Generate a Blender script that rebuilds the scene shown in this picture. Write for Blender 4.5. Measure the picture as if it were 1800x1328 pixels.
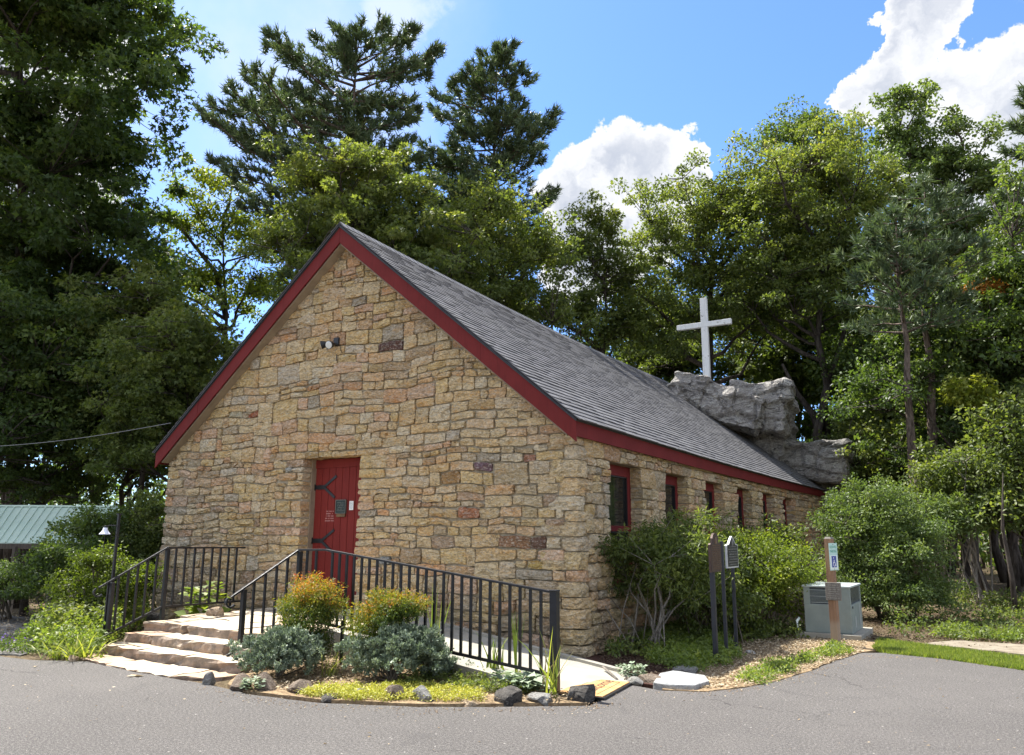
import bpy, bmesh, math, random
import numpy as np
from mathutils import Vector, Matrix, noise as mnoise

for _o in list(bpy.data.objects): bpy.data.objects.remove(_o)
S = bpy.context.scene
COL = S.collection
R = math.radians

# ------------------------------------------------------------------ camera
CAM = np.array([5.0281, -10.2057, 1.6]); F = 1388.2
_pi, _ro, _ya = .1995, .0051, -.5397
FW = np.array([math.sin(_ya)*math.cos(_pi), math.cos(_ya)*math.cos(_pi), math.sin(_pi)])
_rt = np.array([math.cos(_ya), -math.sin(_ya), 0.]); _up = np.cross(_rt, FW)
RT = _rt*math.cos(_ro)+_up*math.sin(_ro); UP = -_rt*math.sin(_ro)+_up*math.cos(_ro)
cd = bpy.data.cameras.new('camera'); cam = bpy.data.objects.new('camera', cd); COL.objects.link(cam)
cd.sensor_fit = 'HORIZONTAL'; cd.sensor_width = 36; cd.lens = F/1800*36; cd.clip_end = 1000; cd.clip_start = .05
cam.matrix_world = Matrix(((RT[0], UP[0], -FW[0], CAM[0]), (RT[1], UP[1], -FW[1], CAM[1]), (RT[2], UP[2], -FW[2], CAM[2]), (0, 0, 0, 1)))
S.camera = cam
# surveying helpers: where a sight line meets a plane or a distance
def ray(px, py): return FW*F+RT*(px-900)-UP*(py-664)
def at(px, py, dep): return CAM+ray(px, py)*dep/F
def gnd(px, py, z=0.):
    d = ray(px, py); return CAM+d*(z-CAM[2])/d[2]
def onY(px, py, Y):
    d = ray(px, py); return CAM+d*(Y-CAM[1])/d[1]
def onX(px, py, X):
    d = ray(px, py); return CAM+d*(X-CAM[0])/d[0]

# ------------------------------------------------------------------ sun and sky
EL, AZ = 58.5, -79.0
sd = Vector((math.sin(R(AZ))*math.cos(R(EL)), math.cos(R(AZ))*math.cos(R(EL)), math.sin(R(EL))))
sl = bpy.data.lights.new('sun', 'SUN'); sl.energy = 3.6; sl.angle = R(.53); sl.color = (1, .955, .88)
so = bpy.data.objects.new('sun', sl); COL.objects.link(so); so.rotation_euler = (-sd).to_track_quat('-Z', 'Y').to_euler()
S.view_settings.view_transform = 'Standard'; S.view_settings.look = 'None'; S.view_settings.gamma = 1
S.view_settings.use_curve_mapping = False; S.view_settings.exposure = 1.92
W = bpy.data.worlds.new('World'); S.world = W; W.use_nodes = True
wt = W.node_tree; wn = wt.nodes; wl = wt.links
SKY_STRENGTH = .125

class NG:
    """tiny node helper"""
    def __init__(s, tree): s.t = tree
    def n(s, typ, **kw):
        nd = s.t.nodes.new(typ)
        for k, v in kw.items():
            if k.startswith('i_'):
                key = k[2:]; key = int(key) if key.isdigit() else key.replace('_', ' ')
                if isinstance(v, bpy.types.NodeSocket): s.t.links.new(v, nd.inputs[key])
                else: nd.inputs[key].default_value = v
            else: setattr(nd, k, v)
        return nd
    def m(s, op, a, b=None, c=None, clamp=False):
        nd = s.t.nodes.new('ShaderNodeMath'); nd.operation = op; nd.use_clamp = clamp
        for i, v in enumerate((a, b, c)):
            if v is None: continue
            if isinstance(v, bpy.types.NodeSocket): s.t.links.new(v, nd.inputs[i])
            else: nd.inputs[i].default_value = v
        return nd.outputs[0]
    def vm(s, op, a, b=None, out=0):
        nd = s.t.nodes.new('ShaderNodeVectorMath'); nd.operation = op
        for i, v in enumerate((a, b)):
            if v is None: continue
            if isinstance(v, bpy.types.NodeSocket): s.t.links.new(v, nd.inputs[i])
            else: nd.inputs[i].default_value = v
        return nd.outputs[out]
    def sc(s, a, k):
        o = s.vm('SCALE', a); o.node.inputs[3].default_value = k; return o
    def mix(s, f, a, b, blend='MIX'):
        nd = s.t.nodes.new('ShaderNodeMix'); nd.data_type = 'RGBA'; nd.blend_type = blend
        for i, v in ((0, f), (6, a), (7, b)):
            if isinstance(v, bpy.types.NodeSocket): s.t.links.new(v, nd.inputs[i])
            else: nd.inputs[i].default_value = v if i == 0 else (*v[:3], 1)
        return nd.outputs[2]
    def noise(s, vec, scale, detail=4, rough=.55, out=0, dist=0.):
        nd = s.t.nodes.new('ShaderNodeTexNoise'); nd.inputs['Scale'].default_value = scale
        nd.inputs['Detail'].default_value = detail; nd.inputs['Roughness'].default_value = rough; nd.inputs['Distortion'].default_value = dist
        if vec is not None: s.t.links.new(vec, nd.inputs['Vector'])
        return nd.outputs[out]
    def smooth(s, v, a, b, lo=0., hi=1.):
        nd = s.t.nodes.new('ShaderNodeMapRange'); nd.interpolation_type = 'SMOOTHSTEP'
        s.t.links.new(v, nd.inputs[0]); nd.inputs[1].default_value = a; nd.inputs[2].default_value = b
        nd.inputs[3].default_value = lo; nd.inputs[4].default_value = hi
        return nd.outputs[0]
    def ramp(s, v, stops):
        nd = s.t.nodes.new('ShaderNodeValToRGB'); s.t.links.new(v, nd.inputs[0]); e = nd.color_ramp.elements
        while len(e) < len(stops): e.new(.5)
        for i, (p, c) in enumerate(stops): e[i].position = p; e[i].color = (*c, 1)
        return nd.outputs[0]

g = NG(wt)
for nd in list(wn): wn.remove(nd)
tc = g.n('ShaderNodeTexCoord'); D = tc.outputs['Generated']
sky = g.n('ShaderNodeTexSky', sky_type='NISHITA'); sky.sun_disc = False
sky.sun_elevation = R(EL); sky.sun_rotation = R(AZ); sky.air_density = 1.0; sky.dust_density = .6; sky.ozone_density = 2.2
# cumulus banks: directions on the sky sphere with an angular radius, ragged by noise
CL = [  # (px, py, radius in degrees, vertical stretch)
    (1085, 300, 3.6), (1050, 330, 3.6), (1120, 330, 4.0), (1180, 300, 2.4), (1205, 305, 1.7), (1015, 370, 3.6), (1100, 390, 4.6), (1020, 450, 4),
    (1508, 165, 1.5), (1570, 165, 2.6), (1670, 170, 3.2), (1770, 165, 3.4), (1640, 230, 4), (1760, 250, 5.5), (1900, 200, 6), (1990, 330, 8),
    (1585, 80, 1.5), (1630, 60, 1.9), (1600, 10, 1.6), (1650, 5, 2.0),
    (60, 90, 6), (-10, 280, 7), (-150, 200, 9)]
wob = g.noise(D, 9, 6, .62, out=1); wob = g.vm('SUBTRACT', wob, (.5, .5, .5)); wob = g.sc(wob, .10)
wob2 = g.noise(D, 34, 5, .6, out=1); wob2 = g.vm('SUBTRACT', wob2, (.5, .5, .5)); wob2 = g.sc(wob2, .045)
Dw = g.vm('NORMALIZE', g.vm('ADD', g.vm('ADD', D, wob), wob2))
acc = None
for (px, py, rad) in CL:
    d = ray(px, py); d = d/np.linalg.norm(d)
    dot = g.vm('DOT_PRODUCT', Dw, tuple(d), out=1)
    c0 = math.cos(R(rad))
    v = g.m('DIVIDE', g.m('SUBTRACT', dot, c0), 1-c0)      # 1 at the centre, 0 at the rim
    acc = v if acc is None else g.m('MAXIMUM', acc, v)
mask = g.smooth(acc, -.02, .16)
# unseen cumulus round the rest of the sky, thickened and brightened to light walls
cn = g.noise(Dw, 2.6, 7, .58)
front = g.vm('DOT_PRODUCT', D, tuple(FW), out=1)
thr = g.smooth(front, .70, .86, 0, .30)
gen = g.smooth(g.m('SUBTRACT', cn, thr), .42, .52)
# thin haze veil toward the upper left and fine wisps
vd = ray(430, 40); vd = vd/np.linalg.norm(vd)
veil = g.smooth(g.vm('DOT_PRODUCT', Dw, tuple(vd), out=1), .955, .997)
vn = g.noise(D, 5, 5, .6)
veil = g.m('MULTIPLY', veil, g.smooth(vn, .30, .75, .22, .62))
wd = ray(703, 40); wd = wd/np.linalg.norm(wd)
wisp = g.m('MULTIPLY', g.smooth(g.vm('DOT_PRODUCT', Dw, tuple(wd), out=1), .9986, .9999), .75)
shade = g.noise(Dw, 11, 5, .6)
# cloud bodies thicken (greyer) where the blob is deep, brilliant at the rims
deep = g.smooth(acc, .25, 1.0)
cb = g.m('MULTIPLY', deep, g.smooth(shade, .34, .60))
ccol = g.mix(cb, (2.25, 2.28, 2.35), (1.35, 1.46, 1.70))
skyc = g.mix(1, sky.outputs[0], (.36, .47, .65), 'MULTIPLY')
c1 = g.mix(g.m('MAXIMUM', veil, wisp), skyc, (2.0, 2.2, 2.6))
c2 = g.mix(g.m('MULTIPLY', gen, .9), c1, (2.9, 2.95, 3.05))
c3 = g.mix(mask, c2, ccol)
bg = g.n('ShaderNodeBackground'); wl.new(c3, bg.inputs[0]); bg.inputs[1].default_value = SKY_STRENGTH
ow = g.n('ShaderNodeOutputWorld'); wl.new(bg.outputs[0], ow.inputs[0])

# ------------------------------------------------------------------ helpers
def srgb(r, g_, b):
    f = lambda c: (c/255/12.92) if c <= 10 else ((c/255+.055)/1.055)**2.4
    return (f(r), f(g_), f(b))
def meta(o, label=None, cat=None, group=None, kind=None):
    if label: o['label'] = label
    if cat: o['category'] = cat
    if group: o['group'] = group
    if kind: o['kind'] = kind
    return o
def link(name, me, parent=None, mats=(), loc=None):
    o = bpy.data.objects.new(name, me); COL.objects.link(o)
    for m_ in mats:
        if me is not None and len(me.materials) < len(mats): me.materials.append(m_)
    if parent is not None: o.parent = parent
    if loc is not None: o.location = loc
    return o
def empty(name, label, cat, group=None, loc=(0, 0, 0)):
    o = bpy.data.objects.new(name, None); COL.objects.link(o); o.location = loc; o.empty_display_size = .2
    return meta(o, label, cat, group)
class MB:
    """mesh builder: boxes, prisms, tubes, arbitrary faces; optional per-vertex tint/colour"""
    def __init__(s): s.v = []; s.f = []; s.c = []; s.mi = []
    def add(s, vs, fs, col=None, mi=0):
        b = len(s.v); s.v.extend([tuple(map(float, p)) for p in vs])
        for f in fs: s.f.append(tuple(b+i for i in f)); s.mi.append(mi)
        s.c.extend([col or (1, 1, 1)]*len(vs)); return s
    def box(s, a, b, col=None, mi=0):
        (x0, y0, z0), (x1, y1, z1) = a, b
        return s.add([(x0, y0, z0), (x1, y0, z0), (x1, y1, z0), (x0, y1, z0), (x0, y0, z1), (x1, y0, z1), (x1, y1, z1), (x0, y1, z1)],
                     [(3, 2, 1, 0), (4, 5, 6, 7), (0, 1, 5, 4), (1, 2, 6, 5), (2, 3, 7, 6), (3, 0, 4, 7)], col, mi)
    def hexa(s, p8, col=None, mi=0):
        return s.add(p8, [(3, 2, 1, 0), (4, 5, 6, 7), (0, 1, 5, 4), (1, 2, 6, 5), (2, 3, 7, 6), (3, 0, 4, 7)], col, mi)
    def bar(s, p, q, w, h, up=(0, 0, 1), col=None, mi=0):
        p, q = np.array(p, float), np.array(q, float); d = q-p; d = d/np.linalg.norm(d); up = np.array(up, float)
        if abs(d@up) > .98: up = np.array((0., 1., 0.))
        sx = np.cross(d, up); sx /= np.linalg.norm(sx); uz = np.cross(sx, d)
        c = [(-1, -1), (1, -1), (1, 1), (-1, 1)]
        vs = [p+sx*a*w/2+uz*b*h/2 for a, b in c]+[q+sx*a*w/2+uz*b*h/2 for a, b in c]
        return s.add(vs, [(0, 1, 2, 3), (7, 6, 5, 4), (1, 0, 4, 5), (2, 1, 5, 6), (3, 2, 6, 7), (0, 3, 7, 4)], col, mi)
    def prism(s, pts, d, col=None, mi=0):
        """pts: planar polygon (3D list), d: extrusion vector"""
        n = len(pts); p = [np.array(a, float) for a in pts]; d = np.array(d, float)
        return s.add(p+[a+d for a in p], [tuple(range(n))[::-1], tuple(range(n, 2*n))]+[(i, (i+1) % n, n+(i+1) % n, n+i) for i in range(n)], col, mi)
    def tube(s, pts, rad, k=6, col=None, mi=0, cap=True):
        pts = [np.array(p, float) for p in pts]; n = len(pts); rad = [rad]*n if np.isscalar(rad) else rad
        vs = []; ref = np.array((.31, .17, .93))
        for i in range(n):
            d = pts[min(i+1, n-1)]-pts[max(i-1, 0)]; d = d/(np.linalg.norm(d)+1e-9)
            a = np.cross(d, ref); a /= (np.linalg.norm(a)+1e-9); b = np.cross(d, a)
            for j in range(k):
                t = 2*math.pi*j/k; vs.append(pts[i]+(a*math.cos(t)+b*math.sin(t))*rad[i])
        fs = [(i*k+j, i*k+(j+1) % k, (i+1)*k+(j+1) % k, (i+1)*k+j) for i in range(n-1) for j in range(k)]
        if cap: fs += [tuple(range(k))[::-1], tuple(range((n-1)*k, n*k))]
        return s.add(vs, fs, col, mi)
    def lathe(s, prof, c, ax=(0, 0, 1), k=16, mi=0, col=None):
        ax = Vector(ax).normalized(); q = Vector((0, 0, 1)).rotation_difference(ax).to_matrix(); vs = []; n = len(prof)
        for r_, z_ in prof:
            for j in range(k):
                t = 2*math.pi*j/k; vs.append(tuple(Vector(c)+q@Vector((r_*math.cos(t), r_*math.sin(t), z_))))
        fs = [(i*k+j, i*k+(j+1) % k, (i+1)*k+(j+1) % k, (i+1)*k+j) for i in range(n-1) for j in range(k)]
        fs += [tuple(range(k))[::-1], tuple(range((n-1)*k, n*k))]
        return s.add(vs, fs, col, mi)
    def mesh(s, name, attr=True, fix=True):
        me = bpy.data.meshes.new(name); me.from_pydata(s.v, [], s.f)
        if any(s.mi): me.polygons.foreach_set('material_index', s.mi)
        if attr:
            a = me.color_attributes.new('tone', 'FLOAT_COLOR', 'POINT')
            c = np.ones((len(s.v), 4), np.float32); c[:, :3] = np.array(s.c, np.float32) if len(s.c) else 1
            a.data.foreach_set('color', c.ravel())
        if fix:
            bm = bmesh.new(); bm.from_mesh(me); bmesh.ops.recalc_face_normals(bm, faces=bm.faces); bm.to_mesh(me); bm.free()
        return me
    def build(s, name, mats, parent=None, smooth=False, bevel=0, **kw):
        me = s.mesh(name, **kw)
        if not isinstance(mats, (list, tuple)): mats = [mats]
        for m_ in mats: me.materials.append(m_)
        if smooth: me.polygons.foreach_set('use_smooth', [True]*len(me.polygons))
        o = link(name, me, parent)
        if bevel:
            b = o.modifiers.new('bevel', 'BEVEL'); b.width = bevel; b.segments = 2; b.limit_method = 'ANGLE'
        return o

def material(name):
    m_ = bpy.data.materials.new(name); m_.use_nodes = True; t = m_.node_tree
    for nd in list(t.nodes): t.nodes.remove(nd)
    return m_, NG(t)
def principled(g_, **kw):
    p = g_.n('ShaderNodeBsdfPrincipled'); o = g_.n('ShaderNodeOutputMaterial'); g_.t.links.new(p.outputs[0], o.inputs[0])
    for k, v in kw.items():
        key = k.replace('_', ' ')
        if isinstance(v, bpy.types.NodeSocket): g_.t.links.new(v, p.inputs[key])
        else: p.inputs[key].default_value = (*v, 1) if isinstance(v, tuple) and len(v) == 3 else v
    return p
def bump(g_, h, strength=.5, dist=.01, prev=None):
    b = g_.n('ShaderNodeBump'); g_.t.links.new(h, b.inputs['Height']); b.inputs['Strength'].default_value = strength; b.inputs['Distance'].default_value = dist
    if prev is not None: g_.t.links.new(prev, b.inputs['Normal'])
    return b.outputs[0]
def simple(name, c1, c2=None, scale=6, rough=.6, bs=40, bstr=.3, bd=.004, metal=0., coat=0., spec=.5, obj=True):
    m_, g_ = material(name); tcn = g_.n('ShaderNodeTexCoord'); v = tcn.outputs['Object']
    c = g_.mix(g_.smooth(g_.noise(v, scale, 5, .6), .3, .7), c1, c2 or c1)
    nr = bump(g_, g_.noise(v, bs, 4, .6), bstr, bd)
    rg = g_.smooth(g_.noise(v, scale*2, 3), .3, .7, max(rough-.08, .02), min(rough+.08, 1))
    principled(g_, Base_Color=c, Roughness=rg, Normal=nr, Metallic=metal, Specular_IOR_Level=spec)
    return m_

# ---- stone, mortar, rock
def stone_mat(name, stain=1.0):
    m_, g_ = material(name); tcn = g_.n('ShaderNodeTexCoord'); v = tcn.outputs['Object']
    at_ = g_.n('ShaderNodeAttribute', attribute_name='tone')
    base = at_.outputs['Color']
    warp = g_.vm('MULTIPLY', v, (1.0, 1.0, 2.2))
    n1 = g_.noise(warp, 3.4, 6, .62, dist=.6); n2 = g_.noise(warp, 16, 6, .65, dist=.8); n3 = g_.noise(v, 70, 4, .6)
    rust = g_.mix(1, base, (1.02, .80, .56), 'MULTIPLY')
    c = g_.mix(g_.smooth(n1, .50, .67, 0, .65), base, rust)
    pale = g_.mix(.6, base, (.72, .68, .58))
    c = g_.mix(g_.smooth(n2, .50, .62, 0, .75), c, pale)
    dark = g_.mix(1, c, (.50, .45, .40), 'MULTIPLY')
    crack = g_.noise(warp, 6.5, 5, .6, dist=2.2); crack = g_.m('ABSOLUTE', g_.m('SUBTRACT', crack, .5)); crk = g_.smooth(crack, .022, .0)
    c = g_.mix(g_.m('MULTIPLY', crk, .55), c, dark)
    c = g_.mix(g_.smooth(g_.noise(warp, 9, 7, .7, dist=1.2), .60, .74, 0, .6*stain), c, dark)
    c = g_.mix(g_.smooth(n3, .35, .62, .25, 0), c, dark)
    # weathering: blackened lichen near the ground
    sep = g_.n('ShaderNodeSeparateXYZ'); g_.t.links.new(v, sep.inputs[0])
    low = g_.m('MULTIPLY', g_.smooth(sep.outputs[2], 1.2, -.1, 0, .5), g_.smooth(g_.noise(v, 2.4, 5, .65), .36, .62))
    c = g_.mix(low, c, (.085, .08, .07))
    h = g_.m('ADD', g_.m('MULTIPLY', g_.noise(warp, 11, 8, .68, dist=1.0), 1.0), g_.m('MULTIPLY', n3, .22))
    vor = g_.n('ShaderNodeTexVoronoi', feature='F1'); vor.inputs['Scale'].default_value = 8
    g_.t.links.new(g_.vm('ADD', warp, g_.sc(g_.noise(v, 6, 3, out=1), .25)), vor.inputs['Vector'])
    h = g_.m('ADD', h, g_.m('MULTIPLY', vor.outputs['Distance'], 1.2)); h = g_.m('SUBTRACT', h, g_.m('MULTIPLY', crk, .35))
    nr = bump(g_, h, 1.0, .055)
    principled(g_, Base_Color=c, Roughness=.86, Normal=nr, Specular_IOR_Level=.25)
    return m_
M_STONE = stone_mat('rubble_stone')
M_MORTAR = simple('mortar', (.46, .40, .29), (.34, .29, .21), 3, .92, 26, 1.0, .02, spec=.2)
def rock_mat(name, a, b, dk, sc=1., lich=(.42, .44, .40)):
    m_, g_ = material(name); tcn = g_.n('ShaderNodeTexCoord'); v = tcn.outputs['Object']
    w = g_.vm('MULTIPLY', v, (1, 1, 2.0))
    n1 = g_.noise(w, .9*sc, 7, .65, dist=.8); n2 = g_.noise(w, 4*sc, 8, .7, dist=1.1); n3 = g_.noise(v, 26*sc, 5, .65)
    c = g_.mix(g_.smooth(n1, .36, .62), a, b)
    c = g_.mix(g_.smooth(n2, .47, .66, 0, .8), c, lich)
    c = g_.mix(g_.smooth(g_.noise(w, 2.1*sc, 8, .72, dist=1.6), .50, .63, 0, .9), c, dk)
    c = g_.mix(g_.smooth(n3, .3, .6, .5, 0), c, dk)
    h = g_.m('ADD', g_.m('MULTIPLY', n2, 1.), g_.m('MULTIPLY', n3, .35))
    principled(g_, Base_Color=c, Roughness=.9, Normal=bump(g_, h, 1., .16/sc), Specular_IOR_Level=.2)
    return m_
M_ROCK = rock_mat('grey_rock', (.52, .49, .45), (.34, .32, .30), (.10, .095, .09), 1., (.70, .69, .63))
M_ROCKS = {'grey': rock_mat('pale_edging_rock', (.30, .29, .27), (.18, .17, .16), (.08, .075, .07), 6),
           'dark': rock_mat('dark_edging_rock', (.10, .09, .08), (.06, .055, .05), (.02, .02, .02), 6, (.2, .19, .17)),
           'brown': rock_mat('brown_edging_rock', (.22, .17, .13), (.13, .10, .075), (.045, .036, .03), 6, (.38, .32, .25)),
           'tan': rock_mat('tan_edging_rock', (.42, .32, .21), (.30, .21, .14), (.12, .09, .06), 6, (.5, .42, .32)),
           'white': rock_mat('whitish_slab_rock', (.50, .50, .48), (.38, .385, .38), (.16, .17, .17), 6, (.6, .6, .58))}
def paint(name, c1, c2, chip, amt=.62, rough=.5):
    m_, g_ = material(name); tcn = g_.n('ShaderNodeTexCoord'); v = tcn.outputs['Object']
    c = g_.mix(g_.smooth(g_.noise(v, 1.7, 5, .6), .3, .7), c1, c2)
    c = g_.mix(g_.smooth(g_.noise(v, 7, 8, .75), amt, amt+.02, 0, .9), c, chip)
    st = g_.vm('MULTIPLY', v, (9, 9, 1.2)); c = g_.mix(g_.smooth(g_.noise(st, 2.5, 5, .6), .45, .75, 0, .35), c, (c1[0]*.5, c1[1]*.5, c1[2]*.5))
    principled(g_, Base_Color=c, Roughness=rough, Specular_IOR_Level=.2, Normal=bump(g_, g_.noise(g_.vm('MULTIPLY', v, (8, 8, 1)), 6, 5, .6), .6, .006))
    return m_
M_RED = paint('red_fascia_paint', (.165, .021, .020), (.135, .017, .016), (.42, .36, .34), .735, .75)
M_DOOR = paint('red_door_paint', (.19, .024, .019), (.155, .019, .016), (.3, .12, .1), .76, .7)
M_WHITE = paint('weathered_white_paint', (.78, .79, .78), (.68, .70, .69), (.30, .29, .27), .60, .6)
M_SOFFIT = simple('soffit_board', (.30, .24, .17), (.22, .17, .12), 4, .8)
M_IRON = simple('black_iron_paint', (.008, .0085, .011), (.013, .013, .016), 12, .38, 60, .15, .002, spec=.4)
M_BLACK = simple('black_metal', (.01, .01, .012), None, 6, .45)
def glass_mat():
    m_, g_ = material('dark_window_glass'); tcn = g_.n('ShaderNodeTexCoord'); v = tcn.outputs['Object']
    w = g_.noise(g_.vm('MULTIPLY', v, (1, 14, .6)), 1.3, 2)
    c = g_.mix(g_.smooth(w, .4, .62), (.006, .007, .007), (.022, .022, .02))
    principled(g_, Base_Color=c, Roughness=.09, Specular_IOR_Level=.42, Normal=bump(g_, g_.noise(v, 1.5, 2), .12, .02))
    return m_
M_GLASS = glass_mat()
def shingle_mat():
    m_, g_ = material('asphalt_shingle'); tcn = g_.n('ShaderNodeTexCoord'); v = tcn.outputs['Object']
    a_ = g_.n('ShaderNodeAttribute', attribute_name='tone')
    c = g_.mix(g_.smooth(g_.noise(v, 90, 3, .7), .35, .65, .35, 0), a_.outputs['Color'], (.02, .02, .024))
    c = g_.mix(g_.smooth(g_.noise(v, .8, 5, .6), .45, .75, 0, .35), c, (.16, .16, .155))
    principled(g_, Base_Color=c, Roughness=.82, Normal=bump(g_, g_.noise(v, 150, 3, .7), .6, .004), Specular_IOR_Level=.35)
    return m_
M_SHINGLE = shingle_mat()
def asphalt_mat():
    m_, g_ = material('asphalt_paving'); tcn = g_.n('ShaderNodeTexCoord'); v = tcn.outputs['Object']
    big = g_.noise(v, .35, 5, .6); mid = g_.noise(v, 2.2, 6, .65); fine = g_.noise(v, 130, 3, .75); agg = g_.noise(v, 42, 4, .7)
    c = g_.mix(g_.smooth(big, .35, .68), (.070, .064, .059), (.096, .088, .081))
    c = g_.mix(g_.smooth(mid, .4, .7, 0, .45), c, (.052, .048, .045))
    c = g_.mix(g_.smooth(agg, .50, .62, 0, .62), c, (.21, .195, .18))
    c = g_.mix(g_.smooth(agg, .47, .37, 0, .7), c, (.030, .027, .026))
    st = g_.smooth(g_.noise(v, .9, 5, .65, dist=1.2), .60, .70, 0, .45); c = g_.mix(st, c, (.042, .039, .038))
    c = g_.mix(g_.smooth(fine, .50, .60, .0, .62), c, (.26, .245, .23))
    c = g_.mix(g_.smooth(fine, .46, .36, 0, .8), c, (.022, .02, .021))
    vo = g_.n('ShaderNodeTexVoronoi'); vo.inputs['Scale'].default_value = 16; g_.t.links.new(v, vo.inputs['Vector'])
    ve = g_.n('ShaderNodeTexVoronoi', feature='DISTANCE_TO_EDGE'); ve.inputs['Scale'].default_value = .42
    g_.t.links.new(g_.vm('ADD', v, g_.sc(g_.noise(v, 1.6, 6, .7, out=1), .55)), ve.inputs['Vector'])
    ck = g_.m('MULTIPLY', g_.smooth(ve.outputs['Distance'], .0042, .0012), g_.smooth(g_.noise(v, .5, 3), .50, .60)); c = g_.mix(g_.m('MULTIPLY', ck, .75), c, (.02, .018, .018))
    spk = g_.m('MULTIPLY', g_.smooth(vo.outputs['Distance'], .16, .10), g_.smooth(g_.noise(v, 9, 2), .60, .64))
    c = g_.mix(spk, c, (.42, .40, .36))
    h = g_.m('ADD', g_.m('ADD', fine, g_.m('MULTIPLY', agg, .8)), g_.m('MULTIPLY', mid, .4))
    principled(g_, Base_Color=c, Roughness=.86, Normal=bump(g_, h, .9, .012), Specular_IOR_Level=.35)
    return m_
M_ASPHALT = asphalt_mat()
def ground_mat():
    m_, g_ = material('forest_floor'); tcn = g_.n('ShaderNodeTexCoord'); v = tcn.outputs['Object']
    n1 = g_.noise(v, 1.1, 6, .62); n2 = g_.noise(v, 14, 5, .7); n3 = g_.noise(v, 60, 4, .7)
    c = g_.mix(g_.smooth(n2, .35, .65), (.095, .066, .042), (.19, .145, .09))
    c = g_.mix(g_.smooth(n1, .48, .68, 0, .7), c, (.065, .085, .028))
    c = g_.mix(g_.smooth(n3, .52, .66, 0, .6), c, (.30, .235, .15))
    c = g_.mix(g_.smooth(n3, .44, .34, 0, .7), c, (.03, .022, .016))
    principled(g_, Base_Color=c, Roughness=.95, Normal=bump(g_, g_.m('ADD', n2, n3), 1., .03), Specular_IOR_Level=.1)
    return m_
M_GROUND = ground_mat()
M_MULCH = simple('bark_mulch', (.085, .042, .032), (.035, .02, .017), 45, .95, 50, 1., .02, spec=.1)
M_LITTER = simple('dry_straw_litter', (.36, .27, .16), (.19, .13, .08), 22, .95, 60, 1., .02, spec=.1)
M_SAND = simple('pale_sand', (.25, .22, .17), (.18, .15, .11), 5, .95, 70, .8, .008, spec=.1)
M_GRAVEL = simple('grey_gravel_path', (.17, .165, .155), (.11, .105, .10), 9, .95, 60, 1, .012, spec=.1)
def concrete_mat():
    m_, g_ = material('broomed_concrete'); tcn = g_.n('ShaderNodeTexCoord'); v = tcn.outputs['Object']
    n1 = g_.noise(v, 2.5, 6, .6); n2 = g_.noise(v, 60, 4, .7)
    c = g_.mix(g_.smooth(n1, .35, .65), (.34, .32, .265), (.26, .245, .205))
    c = g_.mix(g_.smooth(n2, .55, .70, 0, .6), c, (.20, .19, .17))
    principled(g_, Base_Color=c, Roughness=.9, Normal=bump(g_, n2, .8, .008))
    return m_
M_CONC = concrete_mat()
def flag_mat():
    m_, g_ = material('sandstone_flag'); tcn = g_.n('ShaderNodeTexCoord'); v = tcn.outputs['Object']
    a_ = g_.n('ShaderNodeAttribute', attribute_name='tone')
    n1 = g_.noise(v, 3, 6, .65, dist=.8); n2 = g_.noise(v, 30, 6, .7)
    c = g_.mix(g_.smooth(n1, .48, .68, 0, .7), a_.outputs['Color'], g_.mix(1, a_.outputs['Color'], (1.0, .80, .64), 'MULTIPLY'))
    c = g_.mix(g_.smooth(n2, .54, .70, 0, .6), c, (.20, .15, .11))
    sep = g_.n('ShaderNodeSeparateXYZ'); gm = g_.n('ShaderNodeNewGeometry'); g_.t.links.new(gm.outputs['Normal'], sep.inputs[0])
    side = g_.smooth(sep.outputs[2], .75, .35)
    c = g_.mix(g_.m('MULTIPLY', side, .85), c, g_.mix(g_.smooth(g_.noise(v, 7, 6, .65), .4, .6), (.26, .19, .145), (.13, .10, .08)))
    h = g_.m('ADD', g_.noise(v, 9, 8, .7, dist=1), g_.m('MULTIPLY', n2, .3))
    principled(g_, Base_Color=c, Roughness=.88, Normal=bump(g_, h, .9, .02), Specular_IOR_Level=.25)
    return m_
M_FLAG = flag_mat()
def bark_mat(name, a, b, sc=1):
    m_, g_ = material(name); tcn = g_.n('ShaderNodeTexCoord'); v = g_.vm('MULTIPLY', tcn.outputs['Object'], (6*sc, 6*sc, 1.1*sc))
    n = g_.noise(v, 1.6, 7, .7, dist=.5)
    c = g_.mix(g_.smooth(n, .38, .62), a, b)
    principled(g_, Base_Color=c, Roughness=.92, Normal=bump(g_, n, 1., .05), Specular_IOR_Level=.15)
    return m_
M_BARK = bark_mat('dark_bark', (.035, .028, .024), (.10, .085, .072))
M_BARKP = bark_mat('pine_bark', (.07, .052, .042), (.19, .15, .125))
M_BARKL = bark_mat('pale_bark', (.17, .15, .125), (.33, .30, .26), 3)
M_TWIG = bark_mat('twig_bark', (.10, .08, .06), (.22, .19, .15), 5)
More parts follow.
